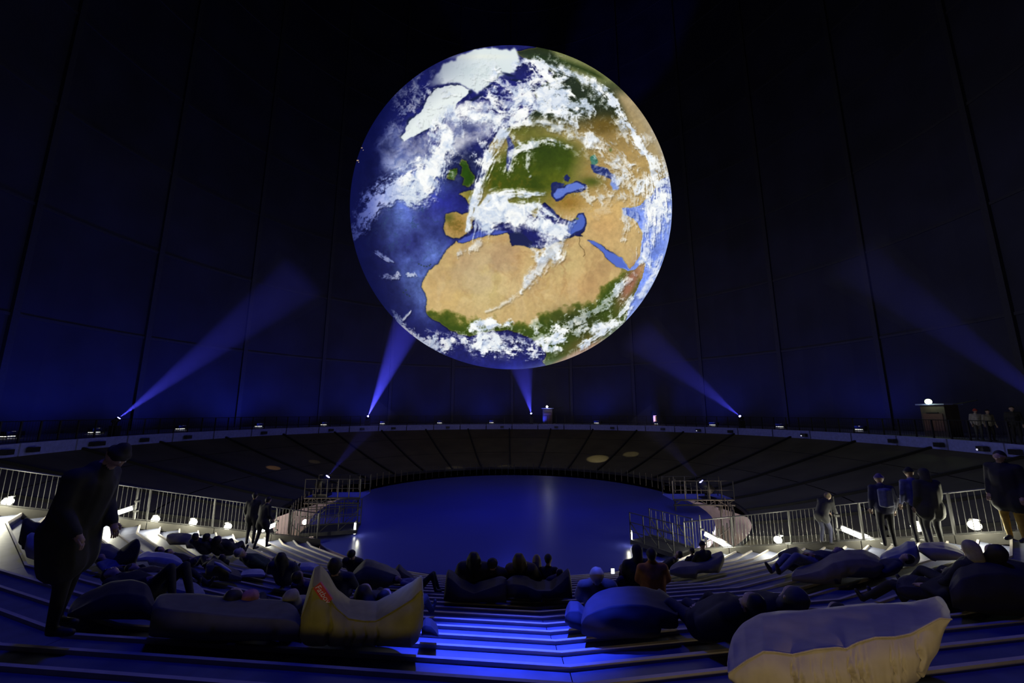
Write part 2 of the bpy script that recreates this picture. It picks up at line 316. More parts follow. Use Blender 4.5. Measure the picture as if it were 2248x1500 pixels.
    def stroke(pts, w0, w1, dens, streak=.6, speck=.3, warp=1., fy=7., fx=90., sd=0):
        nonlocal cl
        xs = [p[0] for p in pts]; ys = [p[1] for p in pts]; pad = int(max(w0, w1)*2.2+30)
        x0, x1 = max(0, min(xs)-pad), min(N, max(xs)+pad); y0, y1 = max(0, min(ys)-pad), min(N, max(ys)+pad)
        X = (XX+CW*warp)[y0:y1, x0:x1]; Y = (YY+CH*warp)[y0:y1, x0:x1]
        best = np.full(X.shape, 1e9, np.float32); S = np.zeros_like(X); D = np.zeros_like(X); tot = 0.
        Ls = [np.hypot(pts[i+1][0]-pts[i][0], pts[i+1][1]-pts[i][1]) for i in range(len(pts)-1)]; TL = sum(Ls)
        for i, l in enumerate(Ls):
            ax, ay = pts[i]; bx, by = pts[i+1]; ux, uy = (bx-ax)/l, (by-ay)/l
            t = np.clip((X-ax)*ux+(Y-ay)*uy, 0, l); dx = X-ax-t*ux; dy = Y-ay-t*uy; d = np.hypot(dx, dy)
            m = d < best; best[m] = d[m]; S[m] = (tot+t)[m]; D[m] = (-(dx*uy)+dy*ux)[m]; tot += l
        W = w0+(w1-w0)*S/TL; q = best/W
        rr = np.random.RandomState(100+sd+len(pts)*7+int(pts[0][0])); G = rr.rand(256, 256).astype(np.float32)
        def ns(a, b):
            ai = np.floor(a).astype(int); bi = np.floor(b).astype(int); fa = a-ai; fb = b-bi; fa = fa*fa*(3-2*fa); fb = fb*fb*(3-2*fb)
            return (G[ai % 256, bi % 256]*(1-fa)+G[(ai+1) % 256, bi % 256]*fa)*(1-fb)+(G[ai % 256, (bi+1) % 256]*(1-fa)+G[(ai+1) % 256, (bi+1) % 256]*fa)*fb
        st = .5*ns(S/fx+40, D/fy+90)+.3*ns(S/(fx*.4)+9, D/(fy*.45)+30)+.2*ns(S/(fx*.2)+9, D/(fy*.25)+30)
        sp = hi2[y0:y1, x0:x1]
        dd = Z1[y0:y1, x0:x1]
        v = 1.34-q*.95+(st-.5)*streak*2.3+(sp-.5)*speck*4.5+dd*.20-.30*speck
        v = np.clip(v*1.05, 0, 1)**1.25*np.clip((2.1-q)*1.6, 0, 1)*dens
        c = cl[y0:y1, x0:x1]; c[:] = 1-(1-c)*(1-v)
    S_ = stroke
    veil = (_bpoly([(196,445),(260,400),(300,440),(400,415),(430,470),(400,540),(300,585),(210,606),(186,560)], XX+CW, YY+CH, 12)*.5)*(.6+.8*mid)
    cl = np.clip(veil, 0, 1)
    v2 = _bpoly([(440,385),(520,300),(620,290),(680,350),(660,430),(560,490),(500,520),(450,470)], XX+CW, YY+CH, 16)*.62*(.5+1.*mid); cl = 1-(1-cl)*(1-np.clip(v2, 0, 1))
    S_([(70,850),(100,780),(160,705),(240,655),(330,610),(410,570),(440,520)], 30, 62, 1., .5, .45)
    S_([(190,700),(290,690),(380,650),(430,590)], 34, 52, .95, .9, .3, fy=9)
    S_([(330,690),(390,690),(430,640)], 30, 30, .7, 1.1, .5)
    S_([(450,600),(455,520),(462,440),(440,390)], 40, 30, .95, .9, .2)
    S_([(505,330),(455,400),(470,460)], 38, 40, .8, .5, .2)
    S_([(380,600),(430,520),(440,440),(400,420)], 12, 10, .6, .6, .2)
    S_([(560,335),(680,350),(780,345),(860,320)], 22, 34, .9, .4, .35); S_([(860,320),(950,310),(1040,310),(1100,345)], 30, 22, .85, .4, .5)
    S_([(500,320),(590,290),(680,300)], 26, 18, .6, .7, .2)
    S_([(880,245),(960,245),(1050,262),(1120,330)], 30, 10, 1., .3, .5); S_([(900,290),(1000,300),(1090,300)], 40, 20, .9, .5, .6)
    S_([(700,372),(800,385),(900,385),(1000,405),(1080,430),(1150,470)], 22, 30, .8, .4, .35); S_([(980,420),(1060,450),(1120,470)], 34, 22, .5, .3, .1)
    S_([(700,200),(780,215),(880,200),(980,180)], 40, 20, .8, .8, .6, fy=6); S_([(660,270),(760,280),(860,270)], 38, 34, .75, .9, .4, fy=6); S_([(760,130),(850,130),(900,160)], 34, 30, .75, .7, .6, fy=6)
    S_([(820,112),(900,128),(1000,160),(1100,196),(1150,232)], 10, 26, .9, .5, .3, .4); S_([(1150,232),(1200,295),(1245,370),(1295,440),(1350,515)], 26, 18, 1., .5, .45, .4)
    S_([(1170,300),(1230,400),(1280,480)], 16, 14, .5, .9, .7, .4)
    S_([(715,440),(690,480),(650,540),(618,610),(604,680),(590,740),(572,800),(555,850)], 40, 12, .95, .8, .3, .5, fy=6)
    S_([(640,470),(650,500)], 20, 16, .7, .3, 1.)
    S_([(735,580),(748,520),(800,480),(870,462),(950,450),(1010,470)], 26, 18, .8, .9, .6, .6); S_([(820,520),(822,570),(838,610)], 16, 6, .7, .4, .6, .4)
    S_([(600,525),(610,545)], 16, 12, .8, .2, 1.2, .3)
    S_([(615,830),(625,770),(670,715),(740,690),(820,680),(905,680)], 42, 8, .95, 1.0, .15, .4, fy=8)
    S_([(630,800),(700,770),(790,760),(860,780),(930,830),(985,860)], 44, 30, 1.0, .55, .25, .6); S_([(790,735),(870,740),(930,775)], 30, 26, .95, .4, .4, .6)
    S_([(790,790),(850,815),(910,845),(950,850)], 42, 36, 1., .2, .1, .4)
    S_([(640,800),(720,750),(830,760)], 36, 30, 1., .5, .1, .4)
    S_([(960,840),(935,905),(885,975),(845,1045),(790,1110)], 58, 18, .82, .35, .3, .6); S_([(800,1100),(740,1150),(640,1200)], 12, 6, .5, .5, .4, .5); S_([(900,940),(860,960),(840,900)], 26, 20, .6, .4, .5)
    S_([(530,950),(580,935),(640,912)], 10, 24, .6, .3, .7)
    S_([(590,1262),(660,1248),(745,1246)], 26, 22, 1., .3, .5, .5)
    S_([(240,1190),(280,1255),(340,1300)], 12, 20, .75, .6, .8, .5); S_([(285,1225),(320,1185)], 5, 3, .8, .3, .6, .3)
    S_([(310,1290),(400,1320),(520,1332),(640,1345),(760,1345),(880,1365)], 26, 30, .85, .6, .75, .5); S_([(340,1310),(410,1325)], 20, 14, .95, .3, .3, .3)
    S_([(640,1300),(740,1300),(850,1300),(960,1290)], 24, 40, .6, .4, .75, .6); S_([(380,1270),(460,1300),(560,1310)], 20, 20, .45, .4, .9, .6)
    S_([(250,1215),(300,1275),(380,1325),(470,1350)], 14, 22, .9, .5, .5, .4); S_([(380,1330),(420,1345)], 26, 20, 1., .2, .2, .3)
    S_([(455,260),(520,250),(600,262)], 14, 10, .5, .6, .6)
    S_([(840,1240),(900,1260),(930,1300)], 24, 30, .5, .3, .7)
    S_([(960,1290),(1040,1235),(1120,1190),(1190,1135),(1235,1085)], 40, 26, .7, .7, .8, .6, fy=6); S_([(910,1325),(1000,1305),(1100,1265),(1190,1225)], 26, 34, .65, .5, .7, .6)
    S_([(1060,1350),(1140,1290),(1210,1220),(1280,1140)], 10, 26, .9, .7, .4, .3, fy=5); S_([(900,1365),(960,1360)], 18, 14, .8, .3, .6, .3)
    S_([(1230,1080),(1290,1010),(1330,960)], 20, 10, .45, .9, .9, .3, fy=4)
    S_([(1240,1220),(1300,1150),(1360,1060),(1400,960)], 10, 16, .6, .8, .5, .3, fy=5)
    S_([(1360,540),(1390,640),(1400,740),(1395,840)], 26, 52, .8, 1.1, .5, .3, fy=6, fx=50); S_([(1345,620),(1350,740),(1340,860),(1330,960)], 30, 26, .6, 1.3, .6, .3, fy=5, fx=60)
    S_([(1170,500),(1240,600),(1290,700),(1290,800)], 40, 26, .45, 1.3, .7, .5, fy=6, fx=50); S_([(1060,500),(1120,560)], 34, 20, .3, .8, .9, .5)
    S_([(1070,690),(1100,710),(1180,690)], 26, 16, .6, .4, 1., .5); S_([(1240,760),(1255,820),(1240,880)], 12, 14, .6, 1., .6, .3, fy=5)
    S_([(290,330),(340,280),(400,225)], 26, 22, .6, .8, 1., .6); S_([(200,470),(240,400),(290,340)], 10, 12, .3, .9, .8)
    S_([(180,940),(240,975)], 14, 6, .7, .7, .5, .3, fy=5); S_([(205,1038),(330,1032)], 14, 14, .7, .4, .9, .3)
    S_([(470,470),(500,510),(460,560)], 20, 20, .5, .9, .2)
    # loose wisps over the whole picture, and structure inside the dense cloud
    reg = np.clip(glow(800, 230, 220, 120)*1.0+glow(1000, 330, 180, 110)*.9+glow(520, 380, 130, 90)*.8+glow(330, 330, 130, 120, 1, -.8)*.6+glow(1270, 600, 90, 170)*.7+glow(1120, 640, 120, 110)*.45
         +glow(330, 640, 160, 80, 1, -.5)*.6+glow(1090, 1240, 170, 80, 1, -.6)*.7+glow(600, 1330, 330, 50)*.65+glow(1385, 760, 70, 260)*1.2+glow(700, 270, 120, 50)*1.+glow(450, 270, 90, 50, 1, -.8)*.5+glow(300, 230, 60, 120, 1, .7)*.4+glow(780, 470, 120, 60)*.4+glow(1020, 180, 130, 40, 1, .5)*.7+glow(760, 1290, 150, 50)*.5, 0, 1)
    wis = np.clip(1-np.abs(Z2)*.9, 0, 1)*np.clip(.55+Z1*.4, 0, 1)+np.clip(Z1*.5-.15, 0, 1)*.8
    cl = 1-(1-cl)*(1-np.clip(wis*reg*.75, 0, .9))
    cl = np.clip(cl*(1.02+Z2*.07+Z1*.05)-np.clip(1-cl, 0, 1)*np.clip(.12-Z1*.08, 0, .4), 0, 1)
    cc = np.zeros((N, N, 3), np.float32)+np.array([226, 232, 238])
    cc = cc*(1+np.clip(Z2, -2.2, 1)[..., None]*np.array([.085, .065, .03])); cc *= (.97+.1*hi2)[..., None]; leftd = np.clip((XX-60)/230, .35, 1)[..., None]; cc = cc*(leftd)+np.array([70, 90, 205])*(1-leftd)
    thin = np.clip(cl*1.05, 0, 1); img = mixf(img, cc, thin)
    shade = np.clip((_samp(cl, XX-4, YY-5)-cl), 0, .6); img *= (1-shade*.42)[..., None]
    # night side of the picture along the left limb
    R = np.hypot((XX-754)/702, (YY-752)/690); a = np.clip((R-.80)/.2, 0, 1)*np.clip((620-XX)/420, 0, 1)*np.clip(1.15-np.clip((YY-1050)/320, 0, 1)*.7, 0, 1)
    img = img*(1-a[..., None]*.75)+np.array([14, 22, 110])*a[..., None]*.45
    for (x, y, w, h) in ((103, 482, 8, 3), (85, 536, 9, 4), (112, 492, 3, 3), (92, 544, 4, 3)): img[y:y+h, x:x+w] = (226, 190, 140)
    e = np.clip((R-.965)/.035, 0, 1)*np.clip((YY-200)/600, 0, 1)*np.clip((XX-700)/300, 0, 1); img = mix(img, (190, 206, 240), e*.4)
    return np.clip(img/255., 0, 1)
# ================================================================= the globe
GR = 10.; gc = ray(1122, 498.6).normalized()*29.18+Vector((0, 0, EYE)); GX = 1.052
def make_globe():
    paint = paint_globe(); T = 2560
    D0 = np.array((Vector((0, 0, EYE))-gc).normalized()); UPv = np.array([0, 0, 1.]); RT = np.cross(UPv, D0); RT /= np.linalg.norm(RT); UV_ = np.cross(D0, RT)
    ys, xs = np.mgrid[0:T, 0:T].astype(np.float32); xs = (xs+.5)/T*2-1; ys = (ys+.5)/T*2-1
    r = np.hypot(xs, ys)+1e-6; th = r*math.pi; lim = R_(69.5)
    th = np.where(th > lim, np.abs(((th-lim) % (2*lim))-lim), th)
    ct, st = np.cos(th), np.sin(th)/r
    n = ct[..., None]*D0+(st*xs)[..., None]*RT+(st*ys)[..., None]*UV_
    px = gc.x+GX*GR*n[..., 0]; py = gc.y+GX*GR*n[..., 1]; pz = gc.z+GR*n[..., 2]-EYE
    dep = py*cp+pz*sp; u = px/dep*F+1124; v = 750-(pz*cp-py*sp)/dep*F
    rgb = np.empty((T, T, 4), np.float32); rgb[..., 3] = 1
    for k in range(0, T, 320):
        rgb[k:k+320, :, :3] = _samp(paint, (u[k:k+320]-740)*1.97368, (v[k:k+320]-80)*1.97368)
    im = bpy.data.images.new('globe_picture', T, T); im.pixels.foreach_set(rgb.ravel()); im.update(); im.pack()
    NU, NV = 256, 128; vs = []; fs = []
    for i in range(NV+1):
        a = math.pi*i/NV
        for k in range(NU): b = 2*math.pi*k/NU; vs.append((math.sin(a)*math.cos(b), math.sin(a)*math.sin(b), math.cos(a)))
    for i in range(NV):
        for k in range(NU): fs.append((i*NU+k, (i+1)*NU+k, (i+1)*NU+(k+1) % NU, i*NU+(k+1) % NU))
    V = np.array(vs); c = np.clip(V @ D0, -1, 1); t = np.arccos(c); a = V @ RT; b = V @ UV_; l = np.hypot(a, b)+1e-9
    uv = np.stack([.5+.5*t/math.pi*a/l, .5+.5*t/math.pi*b/l], -1)
    me = bpy.data.meshes.new('globe'); me.from_pydata([(x*GR*GX, y*GR*GX, z*GR) for x, y, z in vs], [], fs)
    L = me.uv_layers.new(name='uv'); idx = np.empty(len(me.loops), np.int32); me.loops.foreach_get('vertex_index', idx); L.data.foreach_set('uv', uv[idx].astype(np.float32).ravel())
    me.polygons.foreach_set('use_smooth', [True]*len(me.polygons))
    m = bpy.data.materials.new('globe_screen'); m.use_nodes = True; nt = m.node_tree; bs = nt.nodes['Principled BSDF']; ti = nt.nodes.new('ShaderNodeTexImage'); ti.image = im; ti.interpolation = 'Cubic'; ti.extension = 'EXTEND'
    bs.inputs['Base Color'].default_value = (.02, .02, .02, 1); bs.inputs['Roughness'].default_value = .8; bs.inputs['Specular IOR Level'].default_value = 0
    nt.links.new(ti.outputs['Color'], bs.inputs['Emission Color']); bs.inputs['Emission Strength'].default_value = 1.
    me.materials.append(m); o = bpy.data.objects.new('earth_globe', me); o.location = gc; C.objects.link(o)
    tag(o, 'huge glowing globe of the Earth with clouds over Europe, hanging in the dark hall', 'globe')
    cb = MB()
    for k in range(3): x = R_(120*k+30); cb.tube(gc+Vector((math.cos(x)*.4, math.sin(x)*.4, GR-.02)), gc+Vector((math.cos(x)*1.2, math.sin(x)*1.2, TOP-gc.z)), .03, n=6)
    cb.build('hanging_cable', m_dsteel, o)
make_globe()
# ================================================================= the setting
S = dict(kind='structure')
def arc(a0, a1, n): return [a0+(a1-a0)*i/n for i in range(n+1)]
def sheet(rings):
    """rings: list of point rows -> grid mesh"""
    mb = MB(); n = len(rings[0]); vs = [p for r in rings for p in r]; fs = []
    for i in range(len(rings)-1):
        for k in range(n-1): fs.append((i*n+k, i*n+k+1, (i+1)*n+k+1, (i+1)*n+k))
    return mb.add(vs, fs)
# tower wall: ring girders are the structure, plates and ribs its pieces

base = MB()
for z in [DECK+.1]+[12+8*k for k in range(9)]+[TOP]:
    a = arc(-math.pi, math.pi, 96)
    for i in range(96):
        base.hexa([pol(a[i], RW-.1, z), pol(a[i+1], RW-.1, z), pol(a[i+1], RW+.1, z), pol(a[i], RW+.1, z)], [pol(a[i], RW-.1, z+.22), pol(a[i+1], RW-.1, z+.22), pol(a[i+1], RW+.1, z+.22), pol(a[i], RW+.1, z+.22)])
wt = base.build('wall_tower', m_wrib, **S)
for k in range(24):
    a0 = R_(15*k); a1 = R_(15*k+15)
    if math.cos((a0+a1)/2) > .93: pass
    sheet([[pol(a, RW, z) for a in arc(a0, a1, 4)] for z in (-4, 20, 40, 60, TOP)]).build('wall_panel', m_wall, wt)
    MB().bar(pol(a0, RW-.12, -4), pol(a0, RW-.12, TOP), .4, .3, up=pol(a0, 1)-pol(a0, 0)).build('wall_rib', m_wrib, wt)
ceil = MB(); ceil.add([pol(R_(15*k), RW+.1, TOP) for k in range(24)], [tuple(range(24))]); ceil.build('ceiling', m_wall, **S)
fl = MB(); fl.add([pol(R_(15*k), RW+.1, -4) for k in range(24)], [tuple(range(24))]); fl.build('floor_lower', m_floor, **S)
# stage disc
d = MB(); ds = [R_(5*k) for k in range(72)]
d.hexa([pol(a, RH0+.02, -.35) for a in ds], [pol(a, RH0+.02, -.01) for a in ds]); d.build('floor_stage', m_disc, **S)
# gallery deck (ring) + fascia
dk = MB(); n = 96; a = arc(0, 2*math.pi, n)
for i in range(n):
    q = [pol(a[i], 24.75, DECK), pol(a[i+1], 24.75, DECK), pol(a[i+1], RW, DECK), pol(a[i], RW, DECK)]
    dk.hexa([p-Vector((0, 0, .12)) for p in q], q)
deck = dk.build('floor_gallery', m_deck, **S)
for i in range(48):
    a0, a1 = R_(7.5*i), R_(7.5*i+7.5); mm = math.degrees((a0+a1)/2)
    mm = mm-360 if mm > 180 else mm
    if -47 < mm < 37: continue
    q = MB(); e = R_(.12)
    for s0, s1 in zip(arc(a0+e, a1-e, 3)[:-1], arc(a0+e, a1-e, 3)[1:]):
        q.hexa([pol(s0, 24.62, DECK-.55), pol(s1, 24.62, DECK-.55), pol(s1, 24.76, DECK-.55), pol(s0, 24.76, DECK-.55)], [pol(s0, 24.62, DECK+.06), pol(s1, 24.62, DECK+.06), pol(s1, 24.76, DECK+.06), pol(s0, 24.76, DECK+.06)])
    q.build('fascia_board', m_fas, deck)
# sloping skirt between gallery and stage: rim beam, panels, ribs
def skz(R): t = (R-13.0)/(24.6-13.0); return .42+(DECK-.55-.42)*(t**1.15)
rim = MB()
A0, A1 = AZR, 2*math.pi+AZL; aa = arc(A0, A1, 84)
for i in range(84):
    rim.hexa([pol(aa[i], 12.9, .3), pol(aa[i+1], 12.9, .3), pol(aa[i+1], 13.05, .3), pol(aa[i], 13.05, .3)], [pol(aa[i], 12.9, .46), pol(aa[i+1], 12.9, .46), pol(aa[i+1], 13.05, .46), pol(aa[i], 13.05, .46)])
sk = rim.build('wall_skirt', m_rib, **S)
NS = 23; ab = arc(A0, A1, NS); Rs = [13+11.6*k/8 for k in range(9)]
for i in range(NS):
    e = R_(.15)
    for (r0, r1) in ((0, 3), (3, 6), (6, 8)):
        rr = [Rs[r0]+.03]+Rs[r0+1:r1]+[Rs[r1]-.03]
        sheet([[pol(x, R, skz(R)) for x in arc(ab[i]+e, ab[i+1]-e, 4)] for R in rr]).build('skirt_panel', m_skirt, sk)
for i in range(NS+1):
    rb = MB()
    for k in range(8): rb.bar(pol(ab[i], Rs[k], skz(Rs[k])+.05), pol(ab[i], Rs[k+1]+.02, skz(Rs[k+1])+.05), .13, .16)
    rb.build('skirt_rib', m_rib, sk)
# thin posts standing on the rim beam round the stage
for k in range(100):
    x = A0+(A1-A0)*(k+.5)/100
    MB().box(pol(x, 12.2, .42), (.04, .04, .95)).build('rim_post', m_dsteel, sk)
tr = MB()
for i in range(84): tr.bar(pol(aa[i], 12.2, .62), pol(aa[i+1], 12.2, .62), .025)
tr.build('rim_rail', m_dsteel, sk)
# lower drum wall seen through the gap under the skirt
lw = MB()
for i in range(84):
    g_ = math.degrees(aa[i]); zt = .25 if g_ < 75 else -1.2
    lw.hexa([pol(aa[i], 15.5, -4), pol(aa[i+1], 15.5, -4), pol(aa[i+1], 15.6, -4), pol(aa[i], 15.6, -4)], [pol(aa[i], 15.5, zt), pol(aa[i+1], 15.5, zt), pol(aa[i+1], 15.6, zt), pol(aa[i], 15.6, zt)])
lw.build('wall_lower', m_lwall, **S)
# ================================================================= seating steps
under = MB()
def inter(k, a0, q):       # point on segment k's front line (distance q) at azimuth a0
    m = MIDS[k]; R = q/math.cos(a0-m); return pol(a0, R)
segs = []
for k in range(7):
    lo, hi = MIDS[k]-R_(7.5), MIDS[k]+R_(7.5); lo = max(lo, AZL); hi = min(hi, AZR)
    if hi-lo > .01: segs.append((k, lo, hi))
trib = MB()
for az, sgn in ((AZL, -1), (AZR, 1)):                 # cheek boards closing the ends
    k = 0 if sgn < 0 else segs[-1][0]
    q0, q1 = RH0, RH0+TR*25
    b = [inter(k, az, q0), inter(k, az, q1)]
    off = Vector((math.cos(az), math.sin(az), 0))*.06*sgn
    trib.hexa([b[0]+Vector((0, 0, -.5)), b[1]+Vector((0, 0, -.5)), b[1]+off+Vector((0, 0, -.5)), b[0]+off+Vector((0, 0, -.5))],
              [b[0]+Vector((0, 0, .1)), b[1]+Vector((0, 0, DECK-.05)), b[1]+off+Vector((0, 0, DECK-.05)), b[0]+off+Vector((0, 0, .1))])
tb = trib.build('floor_seating_steps', m_kerb, **S)
for (k, lo, hi) in segs:
    for s in range(1, 26):
        q0 = RH0+TR*s; q1 = q0+TR+.02; z = RS*s if s < 25 else DECK
        if s == 25: q1 = 24.95+.2
        g = .004
        b = [inter(k, lo+R_(.012), q0), inter(k, hi-R_(.012), q0), inter(k, hi-R_(.012), q1), inter(k, lo+R_(.012), q1)]
        o = MB().hexa([p+Vector((0, 0, z-RS-.03)) for p in b], [p+Vector((0, 0, z-.002*(s % 2))) for p in b]).build('tread', m_tread, tb)
        n0 = [inter(k, lo, q0-.012), inter(k, hi, q0-.012), inter(k, hi, q0+.03), inter(k, lo, q0+.03)]
        MB().hexa([p+Vector((0, 0, z-.06)) for p in n0], [p+Vector((0, 0, z+.042)) for p in n0]).build('nosing', m_nose, tb)
for az, sgn, k in ((AZL, -1, 0), (AZR, 1, segs[-1][0])):
    u = Vector((math.cos(az), math.sin(az), 0))*(-sgn)
    for j in range(7):
        q0 = RH0+TR*(25*j/7.)+.01; q1 = RH0+TR*(25*(j+1)/7.)-.01
        b = [inter(k, az, q0), inter(k, az, q1)]; z0, z1 = .3*(q0-RH0), .3*(q1-RH0)
        Z = lambda z: Vector((0, 0, z))
        MB().hexa([b[0]+Z(z0-.1), b[1]+Z(z1-.1), b[1]+u*.1+Z(z1-.1), b[0]+u*.1+Z(z0-.1)], [b[0]+Z(z0+.16), b[1]+Z(z1+.16), b[1]+u*.1+Z(z1+.16), b[0]+u*.1+Z(z0+.16)]).build('kerb_board', m_kerb, tb)
# ================================================================= railings
def railing(pts, name, label, hgt=1.1, bs=.125, bars=True, base_off=.0, mat=m_steel, group=None, mid=False, postw=.05, bmat=None, bar_stuff=False, pe=1):
    """pts: polyline of deck points; a thing with posts, rails and balusters"""
    root = empty(name, tuple(pts[0])); tag(root, label, 'railing', group); U = Vector((0, 0, 1))
    rt = MB(); rb = MB(); rm = MB()
    for a_, b_ in zip(pts[:-1], pts[1:]):
        rt.tube(a_+U*(hgt+base_off), b_+U*(hgt+base_off), .024, n=6); rb.bar(a_+U*(.1+base_off), b_+U*(.1+base_off), .03, .03)
        if mid: rm.bar(a_+U*(hgt*.8), b_+U*(hgt*.8), .03)
    rt.build('top_rail', mat, root); rb.build('bottom_rail', mat, root)
    if mid: rm.build('middle_rail', mat, root)
    for i in range(0, len(pts), pe): MB().box(pts[i]+U*((hgt+base_off)/2), (postw, postw, hgt+base_off+.02)).build('post', mat, root)
    if bars:
        st = MB(); n_ = 0; segl = [(b_-a_).length for a_, b_ in zip(pts[:-1], pts[1:])]
        for (a_, b_), l in zip(zip(pts[:-1], pts[1:]), segl):
            for j in range(1, int(l/bs)):
                p = a_.lerp(b_, j*bs/l)
                if bar_stuff: st.box(p+U*(base_off+.1+(hgt-.1)/2), (.011, .011, hgt-.1))
                else: MB().box(p+U*(base_off+.1+(hgt-.1)/2), (.011, .011, hgt-.1)).build('baluster', bmat or mat, root)
        if bar_stuff: st.build('baluster', bmat or mat, root, kind='stuff')
    return root
def endline(az, k, q0, q1, n, sgn):
    out = []
    for i in range(n+1):
        q = q0+(q1-q0)*i/n; p = inter(k, az, q); p += Vector((math.cos(az), math.sin(az), 0))*.12*sgn; p.z = .3*(q-RH0)+.06; out.append(p)
    return out
KR = segs[-1][0]
railing(endline(AZL, 0, RH0+.1, 24.7, 7, -1), 'railing', 'steel railing with thin upright bars running down the left end of the steps', 1.12)
railing(endline(AZR, KR, RH0+.1, 24.7, 7, 1), 'railing', 'steel railing with thin upright bars running down the right end of the steps', 1.12)
gp = [pol(x, 25.0, DECK) for x in arc(AZR+R_(1), 2*math.pi+AZL-R_(1), 110)]
railing(gp, 'railing', 'dark gallery railing on square posts circling the hall above the sloping skirt', 1.1, .16, mat=m_dsteel, bar_stuff=True, mid=False, postw=.07, pe=1)
# landings at the foot of the steps, over the edge of the stage
def landing(pa, pb, wdt, label, side, zt=.28):
    pa = Vector(pa); pb = Vector(pb); pa.z = pb.z = zt; dv = (pb-pa).normalized(); nv = Vector((-dv.y, dv.x, 0))*side*wdt
    root = empty('landing', tuple(pa)); tag(root, label, 'landing'); U = Vector((0, 0, 1))
    MB().hexa([pa-U*.07, pb-U*.07, pb+nv-U*.07, pa+nv-U*.07], [pa, pb, pb+nv, pa+nv]).build('deck_plate', m_dsteel, root)
    L = (pb-pa).length; fr = MB()
    for o_ in (Vector((0, 0, 0)), nv):
        fr.bar(pa+o_-U*.05, pb+o_-U*.05, .08, .16)
    fr.build('edge_beam', m_steel, root)
    for o_ in (Vector((0, 0, 0)), nv):
        for j in range(4):
            p = pa.lerp(pb, j/3.)+o_; MB().tube(p-U*.1, p+U*1.12, .024).build('post', m_dsteel, root)
        for h in (.35, .72, 1.1): MB().tube(pa+o_+U*h, pb+o_+U*h, .018).build('rail', m_steel, root)
        for j in range(3):
            MB().bar(pa.lerp(pb, j/3.)+o_+U*.02, pa.lerp(pb, (j+1)/3.)+o_+U*.72, .03).build('brace', m_steel, root)
    for j in range(9):
        p = pa.lerp(pb, (j+.5)/9)+nv; MB().box(p+U*.55, (.014, .014, 1.0)).build('baluster', m_dsteel, root)
    return root
landing(plane_hit(655, 1192, R_(-52)), P(783, 1168, 19.4), 1.3, 'steel landing with braced railing at the foot of the left steps', 1)
landing(P(1480, 1222, 16.3), P(1385, 1190, 18.0), 1.3, 'steel landing with braced railing at the foot of the right steps', -1)
# spotlight towers beside the stage
def tower(px, pxl, pxr, ybase, label, sgn):
    d0 = P(px, ybase, 23.6); zt = d0.z; root = empty('spotlight_tower', (d0.x, d0.y, 0)); tag(root, label, 'platform'); U = Vector((0, 0, 1))
    a_ = P(pxl, ybase, 23.6); b_ = P(pxr, ybase, 23.6); zt = a_.z
    a_.z = b_.z = zt; dp = Vector((0, 1.6, 0))
    MB().hexa([a_-U*.06, b_-U*.06, b_+dp-U*.06, a_+dp-U*.06], [a_, b_, b_+dp, a_+dp]).build('deck_plate', m_fas, root)
    t = MB(); t.tube(a_-U*.02, b_-U*.02, .05); t.tube(a_-U*.3, b_-U*.3, .05); n_ = 7
    for j in range(n_): t.tube(a_.lerp(b_, j/n_)-U*(.02 if j % 2 else .3), a_.lerp(b_, (j+1)/n_)-U*(.3 if j % 2 else .02), .02)
    t.build('truss', m_steel, root)
    for o_ in (Vector((0, 0, 0)), dp):
        for j in range(6): p = a_.lerp(b_, j/5.)+o_; MB().box(p+U*.5, (.045, .045, 1.0)).build('post', m_steel if o_.length == 0 else m_dsteel, root)
        for h in (.5, 1.): MB().tube(a_+o_+U*h, b_+o_+U*h, .02).build('rail', m_dsteel, root)
    for x in (.12, .88):
        p = a_.lerp(b_, x)+dp*.5; MB().tube(Vector((p.x, p.y, -3.9)), p, .05).build('leg', m_dsteel, root)
    return a_, b_, zt
towers = []
towers.append(tower(727, 668, 790, 1093, 'steel platform on legs left of the stage, carrying a black lit spotlight', -1))
towers.append(tower(1540, 1478, 1612, 1097, 'steel platform on legs right of the stage, carrying a black lit spotlight', 1))
ORD = 'first second third fourth fifth sixth seventh eighth ninth tenth eleventh twelfth thirteenth fourteenth fifteenth sixteenth seventeenth eighteenth nineteenth twentieth twenty-first twenty-second'.split()
